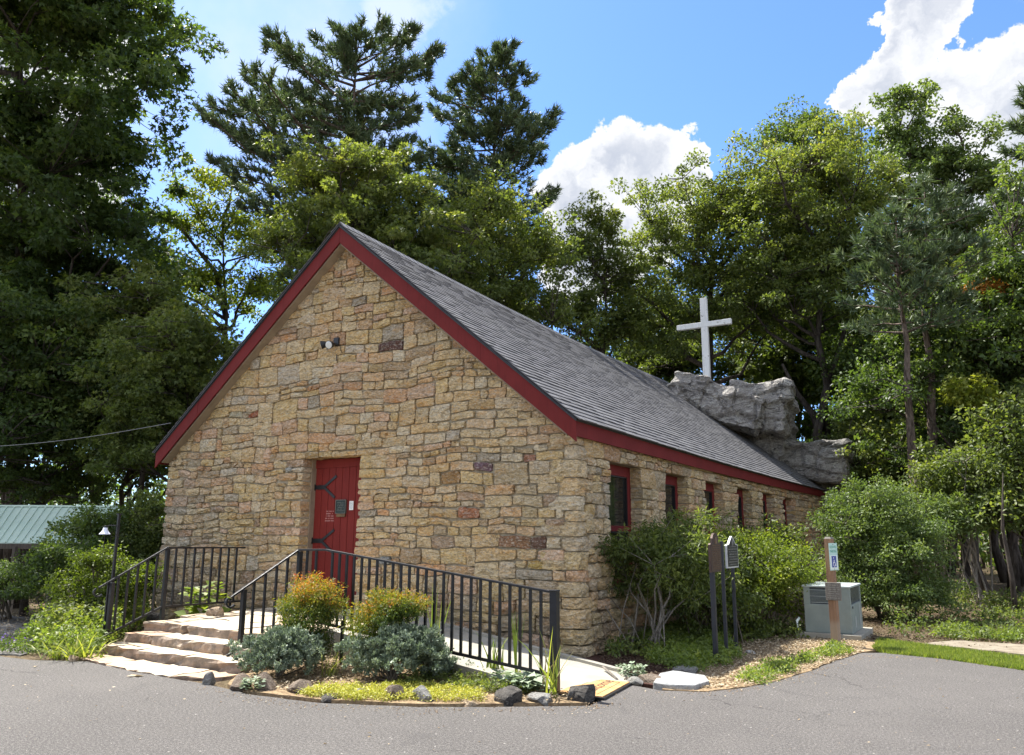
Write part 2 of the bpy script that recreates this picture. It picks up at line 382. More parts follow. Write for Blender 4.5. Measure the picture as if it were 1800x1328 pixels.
def leaf_mat(name, stops, trans=.42, tcol=(1.3, 1.35, .5), rough=.5, spec=.32):
    m_, g_ = material(name); a_ = g_.n('ShaderNodeAttribute', attribute_name='tint')
    c = g_.ramp(a_.outputs['Fac'], stops)
    p = g_.n('ShaderNodeBsdfPrincipled'); g_.t.links.new(c, p.inputs['Base Color']); p.inputs['Roughness'].default_value = rough
    p.inputs['Specular IOR Level'].default_value = spec
    t = g_.n('ShaderNodeBsdfTranslucent'); tc_ = g_.mix(1, c, tcol, 'MULTIPLY'); g_.t.links.new(tc_, t.inputs[0])
    mx = g_.n('ShaderNodeMixShader'); mx.inputs[0].default_value = trans
    g_.t.links.new(p.outputs[0], mx.inputs[1]); g_.t.links.new(t.outputs[0], mx.inputs[2])
    o = g_.n('ShaderNodeOutputMaterial'); g_.t.links.new(mx.outputs[0], o.inputs[0])
    return m_
LM = {
 'dark': leaf_mat('dark_green_leaf', [(0, (.036, .062, .022)), (.5, (.078, .122, .036)), (1, (.19, .24, .055))], .48),
 'mid': leaf_mat('mid_green_leaf', [(0, (.052, .076, .026)), (.4, (.11, .148, .042)), (.85, (.22, .25, .07)), (1, (.31, .285, .08))], .48),
 'yellow': leaf_mat('yellow_green_leaf', [(0, (.07, .105, .018)), (.5, (.15, .195, .03)), (1, (.32, .32, .055))], .5),
 'pale': leaf_mat('pale_green_leaf', [(0, (.06, .095, .032)), (.5, (.105, .155, .05)), (1, (.21, .26, .09))], .42),
 'pine': leaf_mat('pine_needle', [(0, (.055, .085, .046)), (.6, (.11, .155, .075)), (1, (.20, .235, .105))], .2, (1.2, 1.3, .6), .5),
 'juniper': leaf_mat('blue_green_juniper', [(0, (.095, .125, .085)), (.5, (.19, .24, .165)), (1, (.40, .46, .345))], .2, (1.1, 1.2, .8), .55, .3),
 'nandina': leaf_mat('nandina_leaf', [(0, (.030, .065, .014)), (.40, (.075, .125, .022)), (.62, (.21, .24, .03)), (.8, (.40, .22, .04)), (1, (.42, .06, .03))], .42, (1.4, 1.2, .5)),
 'grass': leaf_mat('grass_blade', [(0, (.08, .125, .028)), (.6, (.18, .235, .05)), (1, (.38, .38, .10))], .42, (1.3, 1.4, .5)),
 'sedum': leaf_mat('yellow_ground_cover', [(0, (.22, .25, .04)), (.5, (.44, .44, .07)), (1, (.62, .54, .12))], .3, (1.2, 1.2, .6)),
 'dry': leaf_mat('dry_leaf', [(0, (.08, .055, .035)), (.5, (.22, .165, .10)), (1, (.50, .42, .29))], .15, (1.1, 1, .8), .7, .2),
 'orange': leaf_mat('orange_leaf', [(0, (.22, .13, .03)), (.5, (.42, .20, .04)), (1, (.55, .34, .08))], .5, (1.3, 1.1, .6)),
 'silver': leaf_mat('silvery_leaf', [(0, (.20, .26, .17)), (1, (.42, .48, .36))], .2, (1.1, 1.2, .8), .7, .2),
 'flower': leaf_mat('purple_flower', [(0, (.12, .06, .30)), (1, (.22, .13, .5))], .2),
}
# ------------------------------------------------------------------ foliage tools
TM = {
 'rhomb': (np.array([(0, 0, 0), (.30, .45, .07), (0, 1, -.06), (-.30, .45, .07)]), np.array([(0, 1, 2), (0, 2, 3)])),
 'wide': (np.array([(0, 0, 0), (.42, .40, .08), (0, 1, -.10), (-.42, .40, .08)]), np.array([(0, 1, 2), (0, 2, 3)])),
 'long': (np.array([(0, 0, 0), (.14, .5, .03), (0, 1, -.12), (-.14, .5, .03)]), np.array([(0, 1, 2), (0, 2, 3)])),
 'needle': (np.array([(-.10, 0, 0), (.10, 0, 0), (0, 1, 0)]), np.array([(0, 1, 2)])),
 'star': (np.array([(0, 0, 0), (.22, .42, .03), (0, 1, -.10), (-.22, .42, .03), (.66, .58, -.08), (-.66, .58, -.08)]),
          np.array([(0, 1, 2), (0, 2, 3), (0, 4, 1), (0, 3, 5)])),
}
def unit(a): return a/(np.linalg.norm(a, axis=-1, keepdims=True)+1e-9)
def leaves(name, P, A, N, SZ, tint, mat_, tm='rhomb', parent=None):
    V, Fc = TM[tm]; n = len(P); k = len(V)
    A = unit(A); Sd = unit(np.cross(A, N)); N2 = np.cross(Sd, A)
    SZ = np.broadcast_to(np.asarray(SZ, float).reshape(-1, 1, 1), (n, 1, 1))
    vv = P[:, None, :]+SZ*(V[None, :, 0:1]*Sd[:, None, :]+V[None, :, 1:2]*A[:, None, :]+V[None, :, 2:3]*N2[:, None, :])
    ff = (Fc[None]+(np.arange(n)*k)[:, None, None]).reshape(-1, 3)
    me = bpy.data.meshes.new(name); nf = len(ff)
    me.vertices.add(n*k); me.vertices.foreach_set('co', vv.reshape(-1).astype(np.float32))
    me.loops.add(nf*3); me.loops.foreach_set('vertex_index', ff.reshape(-1).astype(np.int32))
    me.polygons.add(nf); me.polygons.foreach_set('loop_start', np.arange(0, nf*3, 3, dtype=np.int32))
    me.update(calc_edges=True)
    a = me.attributes.new('tint', 'FLOAT', 'POINT'); a.data.foreach_set('value', np.repeat(np.clip(tint, 0, 1), k).astype(np.float32))
    me.materials.append(mat_)
    return link(name, me, parent)
def clump_leaves(C, rad, per, size, rng, up=.5, flat=.6, tvar=.45, ctint=None, droop=.25):
    """leaves spread through clumps centred on C"""
    n = len(C); rad = np.broadcast_to(rad, n); idx = np.repeat(np.arange(n), per)
    u = unit(rng.normal(size=(n*per, 3))); r_ = rng.random(n*per)**.45
    off = u*r_[:, None]*rad[idx][:, None]; off[:, 2] *= flat; off[:, 2] -= droop*np.hypot(off[:, 0], off[:, 1])**2/np.maximum(rad[idx], .01)
    P = C[idx]+off
    N = unit(np.array([0, 0, 1.])*up+u*.55+rng.normal(size=P.shape)*.45)
    A = unit(u*.8+rng.normal(size=P.shape)*.6+np.array([0, 0, -.25]))
    ct = rng.random(n) if ctint is None else ctint
    t = np.clip(ct[idx]*(1-tvar)+rng.random(n*per)*tvar, 0, 1)
    sz = size*rng.uniform(.65, 1.25, n*per)
    return P, A, N, sz, t
def sample_lobes(lobes, n, rng, inner=.35):
    L = np.array([[*l[0], l[1], l[2]] for l in lobes]); w = L[:, 3]**2*L[:, 4]; w /= w.sum()
    k = rng.choice(len(L), n, p=w); u = unit(rng.normal(size=(n, 3))); u[:, 2] = np.where(u[:, 2] < -.5, -u[:, 2]*.6, u[:, 2])
    r_ = inner+(1-inner)*rng.random(n)**.55
    bump_ = np.array([mnoise.noise(Vector((q[0]*1.7+a*3.3, q[1]*1.7, q[2]*1.7))) for q, a in zip(u, k)]); r_ = r_*(1+.85*bump_)
    out = rng.random(n) < .12; r_ = np.where(out, rng.uniform(.95, 1.28, n), r_)
    return L[k, :3]+u*r_[:, None]*np.stack([L[k, 3], L[k, 3], L[k, 4]], 1)
def limbs(mb, trunk, C, rng, nprim=12, r0=.12, tw=.022, zmin=1.5):
    """primary limbs from the trunk polyline and twigs from them to every clump"""
    T = [np.array(p, float) for p in trunk]; prim = []
    for c in C[rng.choice(len(C), min(nprim, len(C)), replace=False)]:
        hd = min(np.hypot(*(c[:2]-T[-1][:2])), np.hypot(*(c[:2]-T[0][:2]))); z = max(zmin, c[2]-.75*hd-.5)
        zs = np.array([t[2] for t in T]); z = min(z, zs[-1]-.3); i = max(0, min(len(T)-2, int(np.searchsorted(zs, z))-1))
        f = np.clip((z-zs[i])/(zs[i+1]-zs[i]+1e-6), 0, 1); b = T[i]*(1-f)+T[i+1]*f
        pts = []
        for j in range(6):
            t = j/5; p = b*(1-t)+c*t; p[2] += -.12*np.linalg.norm(c-b)*math.sin(math.pi*t)*.6
            if 0 < j < 5: p = p+rng.normal(size=3)*.05*np.linalg.norm(c-b)**.8
            pts.append(p)
        ln = np.linalg.norm(c-b); rr = min(r0, .018*ln+.03)
        mb.tube(pts, [rr*(1-.82*j/5) for j in range(6)], 6, cap=False); prim += pts[1:]
    prim = np.array(prim)
    for c in C:
        d = np.linalg.norm(prim-c, axis=1)+np.maximum(0, prim[:, 2]-c[2])*.8; p = prim[d.argmin()]
        if np.linalg.norm(p-c) < .15: continue
        m_ = (p+c)/2+rng.normal(size=3)*.12*np.linalg.norm(c-p)
        mb.tube([p, m_, c], [tw, tw*.7, tw*.3], 4, cap=False)
def lobe(px, py, dep, rx, ry): return (at(px, py, dep), rx*dep/F, ry*dep/F)
def tree(name, label, base, top, lobes, nclump, per, cr, size, mat_, seed, cat='tree', group=None, tm='rhomb', bark=None, r0=.2, nprim=12, zmin=1.5,
         up=.5, bias=0., wob=.25, twig=.022, inner=.35, splits=(), flat=.6, mesh_names=('crown', 'trunk')):
    rng = np.random.default_rng(seed); base = np.array(base, float); top = np.array(top, float)
    root = empty(name, label, cat, group, tuple(base))
    lb = [(l[0]-base, l[1], l[2]) for l in lobes]
    C = sample_lobes(lb, int(nclump*1.25), rng, inner*.6); C = C[C[:, 2] > .25]
    T = []; top = base+(top-base)*.88
    for j in range(9):
        t = j/8; p = (top-base)*t
        if 0 < j < 8: p[:2] += rng.normal(size=2)*wob*.5
        T.append(p)
    mb = MB(); mb.tube(T, [r0*(1.25 if j == 0 else 1)*(1-.88*(j/8)**1.1) for j in range(9)], 9)
    for sp in splits:      # further stems (px path given as world points relative to base)
        pts = [np.array(q, float)-base for q in sp]; mb.tube(pts, [r0*.75*(1-.7*i/(len(pts)-1)) for i in range(len(pts))], 8)
    limbs(mb, T, C, rng, nprim, r0*.5, twig, zmin)
    mb.build(mesh_names[1], bark or M_BARK, root, smooth=True, attr=False, fix=False)
    ct = np.clip(rng.random(len(C))*.75+bias+.12*(C[:, 2]-C[:, 2].mean())/(C[:, 2].std()+1e-6), 0, 1)
    P, A, N, sz, t = clump_leaves(C, cr*.86*rng.uniform(.5, 1.4, len(C)), int(per*.84), size, rng, up, flat=flat*.8, ctint=ct)
    leaves(mesh_names[0], P, A, N, sz, t, mat_, tm, root)
    return root
def copy_tree(root, loc, rot, sc, label, group=None):
    c = root.copy(); COL.objects.link(c); c.location = loc; c.rotation_euler = (0, 0, rot); c.scale = sc if not np.isscalar(sc) else (sc, sc, sc)
    c['label'] = label
    if group: c['group'] = group
    for ch in root.children:
        k = ch.copy(); COL.objects.link(k); k.parent = c
    return c

# ================================================================== GROUND
def poly_sheet(name, pts, z, mat_, kind='structure', label=None, cat=None, jitter=0., seed=0, under=.12, mound=0.):
    """flat sheet with a wavering outline, skirted downwards so that it has thickness"""
    rng = random.Random(seed); out = []
    n = len(pts)
    for i in range(n):
        a, b = np.array(pts[i][:2], float), np.array(pts[(i+1) % n][:2], float); L = np.linalg.norm(b-a)
        k = max(1, int(L/.12)) if jitter and L < 12 else 1
        for j in range(k):
            p = a+(b-a)*j/k; p = p+np.array([rng.uniform(-1, 1), rng.uniform(-1, 1)])*jitter
            out.append((p[0], p[1]))
    me = bpy.data.meshes.new(name); bm = bmesh.new()
    top = [bm.verts.new((x, y, z)) for x, y in out]; bot = [bm.verts.new((x, y, z-under)) for x, y in out]
    f = bm.faces.new(top); m_ = len(out)
    for i in range(m_): bm.faces.new((top[i], bot[i], bot[(i+1) % m_], top[(i+1) % m_]))
    bmesh.ops.triangulate(bm, faces=[f]); bmesh.ops.recalc_face_normals(bm, faces=bm.faces)
    bm.to_mesh(me); bm.free(); me.materials.append(mat_); o = link(name, me)
    return meta(o, label, cat, None, kind)
def G2(px, py): return tuple(gnd(px, py)[:2])
def height(x, y):
    """terrain: level round the chapel, falling away to the lower left, rising gently far off"""
    a = max(0, min(1, (-11.5-x)/6)); a = a*a*(3-2*a)
    d = math.hypot(x+2, y-4); r_ = min(1.3, max(0, (d-45)/90))
    return -.03-1.35*a+r_*r_*3
def build_ground():
    xs = np.concatenate([np.linspace(-260, -40, 12)[:-1], np.linspace(-40, 30, 71), np.linspace(30, 260, 13)[1:]])
    ys = np.concatenate([np.linspace(-260, -20, 12)[:-1], np.linspace(-20, 50, 71), np.linspace(50, 260, 12)[1:]])
    v = []; rng = random.Random(4)
    for y in ys:
        for x in xs:
            h = height(x, y)
            if x < -11 or y > 21 or x > 8: h += mnoise.noise(Vector((x*.18, y*.18, 0)))*.12-.03
            v.append((x, y, h))
    nx = len(xs); f = [(j*nx+i, j*nx+i+1, (j+1)*nx+i+1, (j+1)*nx+i) for j in range(len(ys)-1) for i in range(nx-1)]
    me = bpy.data.meshes.new('ground'); me.from_pydata(v, [], f); me.materials.append(M_GROUND)
    o = link('ground', me); meta(o, 'leaf-littered brown forest floor around the stone chapel', 'ground', None, 'structure')
build_ground()
edge = [G2(-260, 1150), G2(0, 1154), G2(60, 1161), G2(150, 1163), G2(240, 1182), G2(345, 1200), G2(385, 1208), G2(440, 1221), G2(560, 1236), G2(735, 1243), G2(860, 1243),
        G2(1036, 1241), G2(1062, 1230), G2(1108, 1205), G2(1160, 1214), G2(1240, 1217), G2(1310, 1209), G2(1370, 1197), G2(1425, 1180), G2(1475, 1160), G2(1516, 1148), G2(1560, 1148), G2(1650, 1157), G2(1800, 1178), G2(2050, 1218)]
asph = edge+[(16, -3), (16, -22), (-30, -22), (-30, -6)]
poly_sheet('asphalt_road', asph, .0, M_ASPHALT, label='worn grey asphalt drive in the foreground', cat='road', jitter=.012, seed=3, under=.08)
# gravel path in the shade at the far left
poly_sheet('gravel_path', [G2(-200, 1143), G2(40, 1150), G2(95, 1120), G2(110, 1100), G2(60, 1085), G2(-60, 1075), G2(-400, 1080)], -.012, M_GRAVEL, label='shaded grey gravel path at the far left behind the weeds', cat='path', jitter=.04)
# planting bed in front of the ramp
bed = [G2(398, 1205), G2(440, 1218), G2(560, 1232), G2(735, 1240), G2(860, 1240), G2(1030, 1238), (1.0, -2.42), (-.1, -2.2), (-1.3, -1.95), (-2.75, -1.98), (-2.85, -3.3)]
poly_sheet('planting_bed', bed, .014, M_LITTER, label='straw-littered planting bed between steps, ramp and asphalt', cat='soil bed', jitter=.015)
poly_sheet('mulch_bed', [G2(1100, 1200), G2(1060, 1185), (.6, -.5), (.0, -.1), (.2, .3), (1.0, .6), (1.6, -.1), (2.0, -.9), G2(1150, 1207)], .012, M_MULCH, label='dark red bark mulch bed at the near corner of the chapel', cat='mulch bed', jitter=.03)
poly_sheet('dry_verge', [G2(1160, 1213), G2(1240, 1216), G2(1310, 1208), G2(1370, 1196), G2(1425, 1179), G2(1475, 1159), G2(1516, 1147), G2(1560, 1140), G2(1520, 1122), (2.2, 3.8), (1.6, 2.0), (1.7, .6), (1.7, -.6)], .006, M_LITTER,
           label='dry straw-coloured verge between the side shrubs and the asphalt', cat='verge', jitter=.03)
poly_sheet('sand_patch', [G2(1620, 1133), G2(1700, 1142), G2(1810, 1155), G2(1900, 1160), G2(1880, 1142), G2(1760, 1133), G2(1680, 1128)], .02, M_SAND, label='pale sandy bare patch on the right verge', cat='sand', jitter=.06)

# ================================================================== CHAPEL
WID, LEN, HE = 9.2, 19.2, 3.09
RX, RZ = -4.6, 7.16                 # ridge
OX = .14                            # eave line x
ZT = 3.26                           # top of the roof sheet at the eave line
SLP = (RZ-ZT)/(OX-RX); ANG = math.atan(SLP); SLEN = math.hypot(RZ-ZT, OX-RX)
def roofz(x, y=0.):                 # underside-ish line of the roof over x
    return RZ-abs(x-RX)*SLP-sag(x, y)
def sag(x, y):
    t = max(0, min(1, y/18.)); k = 1-.65*min(1, abs(x-RX)/4.6)
    return .13*math.sin(math.pi*t)*k
chapel = empty('stone_chapel', 'rubble stone chapel with red trim and grey shingle roof built against a boulder', 'chapel', None, (0, 0, 0))
DX0, DX1, DZ = -5.40, -4.10, 2.95   # door opening
WIN = [(1.17+2.4*k, 1.17+2.4*k+1.28) for k in range(6)]; WZ0, WZ1 = .85, 2.77
def prismXZ(mb, pts, y0, y1): mb.prism([(x, y0, z) for x, z in pts], (0, y1-y0, 0))
mb = MB(); y0, y1 = .03, .45; xl, xr = -WID+.04, -.035
rz = lambda x: roofz(x)-.10
prismXZ(mb, [(xl, -.2), (DX0-.03, -.2), (DX0-.03, rz(DX0-.03)), (xl, rz(xl))], y0, y1)
prismXZ(mb, [(DX0-.03, DZ+.03), (DX1+.03, DZ+.03), (DX1+.03, rz(DX1)), (RX, rz(RX)), (DX0-.03, rz(DX0-.03))], y0, y1)
prismXZ(mb, [(DX1+.03, -.2), (xr, -.2), (xr, rz(xr)), (DX1+.03, rz(DX1+.03))], y0, y1)
mb.build('mortar_wall', M_MORTAR, chapel, attr=False)
mb = MB()
ztop = 3.12
mb.box((-.45, y1, -.2), (xr, LEN-.05, WZ0-.02)); mb.box((-.45, y1, WZ1+.04), (xr, LEN-.05, ztop))
yy = y1
for a, b in WIN+[(LEN-.05, 0)]:
    mb.box((-.45, yy, WZ0-.02), (xr, a-.03 if b else LEN-.05, WZ1+.04)); yy = b+.03
mb.build('mortar_wall', M_MORTAR, chapel, attr=False)
mb = MB(); mb.box((xl, y1, -.2), (xl+.4, LEN, 3.1))
prismXZ(mb, [(xl+.4, -.2), (-.45, -.2), (-.45, 3.1), (RX, 6.8), (xl+.4, 3.1)], LEN-.45, LEN-.06); mb.build('mortar_wall', M_MORTAR, chapel, attr=False)
mb = MB(); mb.box((xl+.4, y1, .02), (-.45, LEN-.45, .10)); mb.build('floor_slab', M_CONC, chapel, attr=False)

# ---- the stones
PAL = [((208, 188, 140), 7), ((198, 170, 112), 7), ((214, 196, 150), 5), ((192, 158, 108), 4), ((188, 142, 92), 2.2), ((184, 170, 138), 4), ((206, 182, 118), 6),
       ((192, 158, 126), 2.6), ((178, 154, 114), 4), ((216, 206, 174), 2.2), ((168, 138, 106), 1.5), ((158, 152, 134), 1.2)]
PALC = [srgb(*c) for c, _ in PAL]; PALW = np.array([w for _, w in PAL]); PALW /= PALW.sum()
def stone_geo(rng, u0, u1, z0, z1, back=.07, cut=None, prot=None, nu=None):
    """rough-faced rubble stone in (u, out, z); about 40 triangles"""
    gap = .010; u0 += gap; u1 -= gap; z0 += gap*.9; z1 -= gap*.9
    w, h = u1-u0, z1-z0; nx = nu or (5 if w > .3 else 4); nz = 4 if h > .2 else 3
    prot = rng.uniform(.012, .05) if prot is None else prot
    tilt = rng.normal(0, .05), rng.normal(0, .05); sk = rng.normal(0, .012, 4)
    V = []; idx = {}
    for j in range(nz):
        for i in range(nx):
            s, t = i/(nx-1), j/(nz-1); edge_ = i in (0, nx-1) or j in (0, nz-1); cor = i in (0, nx-1) and j in (0, nz-1)
            u = u0+s*w; z = z0+t*h
            z += (sk[0]*(1-s)+sk[1]*s)*(1 if t > .5 else 0)*.8+(sk[2]*(1-s)+sk[3]*s)*(1 if t < .5 else 0)*.4
            if cor:
                c_ = rng.uniform(.0, .016); u += c_*(1 if i == 0 else -1); z += c_*.8*(1 if j == 0 else -1)
            elif edge_:
                u += rng.normal(0, .006) if i in (0, nx-1) else rng.normal(0, .02); z += rng.normal(0, .0045) if j in (0, nz-1) else rng.normal(0, .01)
            else: u += rng.normal(0, .03); z += rng.normal(0, .018)
            n = (prot*.45+rng.uniform(-.009, .009)) if edge_ else prot+rng.normal(0, .017)
            n += tilt[0]*(s-.5)*w+tilt[1]*(t-.5)*h
            if cut is not None: z = min(z, cut(u))
            idx[i, j] = len(V); V.append((u, n, z))
    Fc = []
    for j in range(nz-1):
        for i in range(nx-1):
            a, b, c, d = idx[i, j], idx[i+1, j], idx[i+1, j+1], idx[i, j+1]
            Fc += [(a, b, c), (a, c, d)] if rng.random() < .5 else [(a, b, d), (b, c, d)]
    ring = [idx[i, 0] for i in range(nx)]+[idx[nx-1, j] for j in range(1, nz)]+[idx[i, nz-1] for i in range(nx-2, -1, -1)]+[idx[0, j] for j in range(nz-2, 0, -1)]
    b0 = len(V)
    for r_ in ring: V.append((V[r_][0], -back, V[r_][2]))
    m_ = len(ring)
    for i in range(m_):
        a, b = ring[i], ring[(i+1) % m_]; Fc.append((b, a, b0+i, b0+(i+1) % m_))
    return V, Fc
STONES = []      # (verts, faces, colour, centre)
def colour(rng, grey=0.):
    c = np.array(PALC[rng.choice(len(PALC), p=PALW)]); c = c*.74+np.array((.68, .61, .49))*.26; c = c*rng.uniform(1.02, 1.72)*np.array((1.06, .99, .93))
    if grey: gmean = np.array(srgb(168, 160, 142)); c = c*(1-grey)+gmean*grey
    return tuple(c*min(1, .80/c.max()))
def flare(p):
    """the corner and wall foot batter outwards near the ground"""
    x, y, z = p
    if z < 1.5:
        k = (1-max(z, -.1)/1.5)**1.4; near = max(0, 1-math.hypot(min(x+.0, 0)*.7, max(y, 0)*.6)/1.6)
        x += .15*k*near if x > -.6 else 0; y -= .10*k*near
    return (x, y, z)
def wave(u, z):
    du_ = mnoise.noise(Vector((u*.9, z*1.4, 3.1)))*.05; dz_ = mnoise.noise(Vector((u*.8, z*.7, 9.4)))*.07+mnoise.noise(Vector((u*2.6, z*2.2, 1.4)))*.04
    k = min(1, z/.4); return u+du_*k, z+dz_*k
def put(V, Fc, c, wall, back=0):
    um = np.mean([p[0] for p in V]); zm = np.mean([p[2] for p in V])
    if wall == 'front': k = 0 if (DX0-.45 < um < DX1+.45 and zm < DZ+.3) or um > -.75 else 1
    else: k = 0
    if k: V = [(lambda q: (q[0], p[1], min(q[1], roofz(q[0])-.10)))(wave(p[0], p[2])) for p in V]
    P = [flare((u, -n, z)) if wall == 'front' else flare((n, u, z)) for u, n, z in V]
    if wall != 'front': Fc = [f[::-1] for f in Fc]
    STONES.append((P, Fc, c, np.mean(P, 0)))
def fill(wall, U0, U1, Z1, rng, holes, manual=(), cut=None, greyf=None, qk=0):
    """random-coursed rubble: bands broken into panels of two or three uneven courses"""
    marks = sorted({0., Z1}|{h[2] for h in holes if h[2] > 0}|{h[3] for h in holes}); bands = []
    for a, b in zip(marks[:-1], marks[1:]):
        z = a
        while z < b-1e-6:
            h = rng.uniform(.27, .45)*(1.2 if z < 1.2 else 1); h = b-z if b-z-h < .2 else h
            bands.append((z, z+h)); z += h
    def stone(u0, u1, z0, z1):
        if u1-u0 < .05 or z1-z0 < .04: return
        if cut is not None and z0 > max(cut(u0), cut(u1))-.03: return
        back = .07
        for (a, b, za, zb) in holes:
            if u1 > a-.03 and u0 < b+.03 and z1 > za-.03 and z0 < zb+.03: back = .26
        V, Fc = stone_geo(rng, u0, u1, z0, z1, back, cut)
        put(V, Fc, colour(rng, greyf((u0+u1)/2, (z0+z1)/2) if greyf else 0), wall)
    for (za, zb) in bands:
        zm = (za+zb)/2; cuts_ = [(a, b) for (a, b, z0, z1) in holes if z0 < zm < z1]; spans = []; u = U0 if wall == 'front' else min(qwidth(z_, 1) or .25 for z_ in np.linspace(za+.01, min(zb, 3.1)-.01, 6))
        end = U1-min([qwidth(z_, 0) for z_ in np.linspace(za+.01, zb-.01, 6)]) if wall == 'front' else U1
        for a, b in sorted(cuts_): spans.append((u, a)); u = b
        spans.append((u, end))
        for (ua, ub) in spans:
            u = ua
            while u < ub-1e-6:
                w = rng.uniform(.55, 1.5); w = ub-u if ub-u-w < .35 else w; h = zb-za
                r_ = rng.random()
                if r_ < .10 and h < .42: fr_ = [0, 1]
                elif r_ < .62 or h < .31: c_ = rng.uniform(.36, .64); fr_ = [0, c_, 1]
                else: c_ = rng.uniform(.24, .40); fr_ = [0, c_, c_+rng.uniform(.26, .38), 1]
                for f0, f1 in zip(fr_[:-1], fr_[1:]):
                    hh = (f1-f0)*h; v = u
                    while v < u+w-1e-6:
                        sw = hh*rng.uniform(1.4, 4.0) if hh < .2 else hh*rng.uniform(1., 2.1); sw = np.clip(sw, .15, .66); sw = u+w-v if u+w-v-sw < .13 else sw
                        stone(v, v+sw, za+f0*h, za+f1*h); v += sw
                u += w
    n0 = 0
    for (a, b, za, zb, c) in manual:
        m_ = np.array(((a+b)/2, 0, (za+zb)/2)); k = min(range(len(STONES)), key=lambda i: np.linalg.norm(STONES[i][3]-m_)); S_ = STONES[k]; STONES[k] = (S_[0], S_[1], tuple(np.array(srgb(*c))*.95), S_[3])
# quoins of the near corner: blocks that turn from the front to the side wall
rngs = np.random.default_rng(11); z = 0.; Q = []
long_ = True
while z < 3.05:
    h = rngs.choice([.156, .208, .26]); h = min(h, 3.12-z)
    fw_, sw_ = (.50, .25) if long_ else (.25, .50); fw_ += rngs.choice([0, .05, .1, -.05]); sw_ += rngs.choice([0, .05, .1])
    Q.append((z, z+h, fw_, sw_)); long_ = not long_; z += h
def quoin(z0, z1, fx, sy, rng):
    gap = .009; z0 += gap; z1 -= gap; pr = rng.uniform(.01, .03); V = []; rows = 4
    path = [(-fx+gap, .06), (-fx+gap, -pr*.3), (-fx*.66, -pr), (-fx*.33, -pr), (-.03, -pr*.8), (.0+pr*.6, .02), (pr, sy*.33), (pr, sy*.66), (pr*.3, sy-gap), (-.07, sy-gap)]
    n = len(path)
    for j in range(rows):
        t = j/(rows-1); e = j in (0, rows-1)
        for k, (x, y) in enumerate(path):
            d = 0 if k in (0, n-1) else rng.normal(0, .012)-(.014 if e else 0)
            if k < 5: V.append((x+rng.normal(0, .004), y-d, z0+t*(z1-z0)+rng.normal(0, .005)))
            else: V.append((x+d, y+rng.normal(0, .004), z0+t*(z1-z0)+rng.normal(0, .005)))
    Fc = [(j*n+k, j*n+k+1, (j+1)*n+k+1, (j+1)*n+k) for j in range(rows-1) for k in range(n-1)]
    Fc += [tuple(range(n))[::-1], tuple(range((rows-1)*n, rows*n))]
    P = [flare(p) for p in V]; STONES.append((P, Fc, colour(rng, .25), np.mean(P, 0)))
for (a, b, fx, sy) in Q: quoin(a, b, fx, sy, rngs)
def qwidth(z, k):
    for q in Q:
        if q[0] <= z < q[1]: return q[2+k]
    return 0
def pxr(x0, y0_, x1, y1_, c):
    a, b = onY((x0+x1)/2, y1_, 0), onY((x0+x1)/2, y0_, 0); l, r_ = onY(x0, (y0_+y1_)/2, 0), onY(x1, (y0_+y1_)/2, 0)
    return (l[0], r_[0], a[2], b[2], c)
manual = [pxr(664, 608, 700, 634, (112, 82, 74)), pxr(484, 815, 534, 838, (188, 188, 178)), pxr(650, 966, 698, 990, (158, 162, 160)), pxr(536, 664, 581, 686, (216, 208, 184)),
          pxr(442, 711, 471, 738, (186, 120, 88)), pxr(399, 713, 443, 743, (210, 200, 168)), pxr(796, 886, 838, 908, (196, 138, 104)), pxr(876, 778, 1000, 806, (182, 136, 112)),
          pxr(840, 812, 892, 828, (140, 112, 116)), pxr(760, 948, 800, 985, (196, 170, 140)), pxr(905, 970, 962, 1008, (206, 180, 112)), pxr(866, 940, 930, 975, (168, 130, 98)), pxr(935, 945, 985, 970, (128, 100, 84)),
          (DX0-.2, -4.72, DZ+.01, DZ+.16, (192, 162, 112)), (-4.72, DX1+.22, DZ+.01, DZ+.16, (204, 176, 124)), pxr(622, 640, 690, 662, (196, 168, 118)), pxr(778, 838, 836, 858, (188, 150, 100))]
cutf = lambda u: roofz(u)-.10
rngs = np.random.default_rng(5)
fill('front', -WID, 0, 7.1, rngs, [(DX0, DX1, 0, DZ)], manual, cutf,
     lambda u, z: max(0, .35*(1-z/2.5))*rngs.random()+(.45 if u < -7.6 and z < 3.2 else 0)*rngs.random()+(.4 if u > -1.2 else 0)*rngs.random())
rngs = np.random.default_rng(8)
fill('side', 0, LEN, 3.11, rngs, [(a, b, WZ0, WZ1) for a, b in WIN], (), None,
     lambda u, z: .5*rngs.random())
STONES.sort(key=lambda s: np.linalg.norm(s[3]-CAM)-1.2*(s[3][1] < .3)*1.)
for (P, Fc, c, _) in STONES[:298]:
    MB().add(P, Fc, c).build('stone', M_STONE, chapel, fix=False)
mb = MB()
for (P, Fc, c, _) in STONES[298:]: mb.add(P, Fc, c)
o = mb.build('rubble_stonework', M_STONE, chapel, fix=False); o['kind'] = 'stuff'

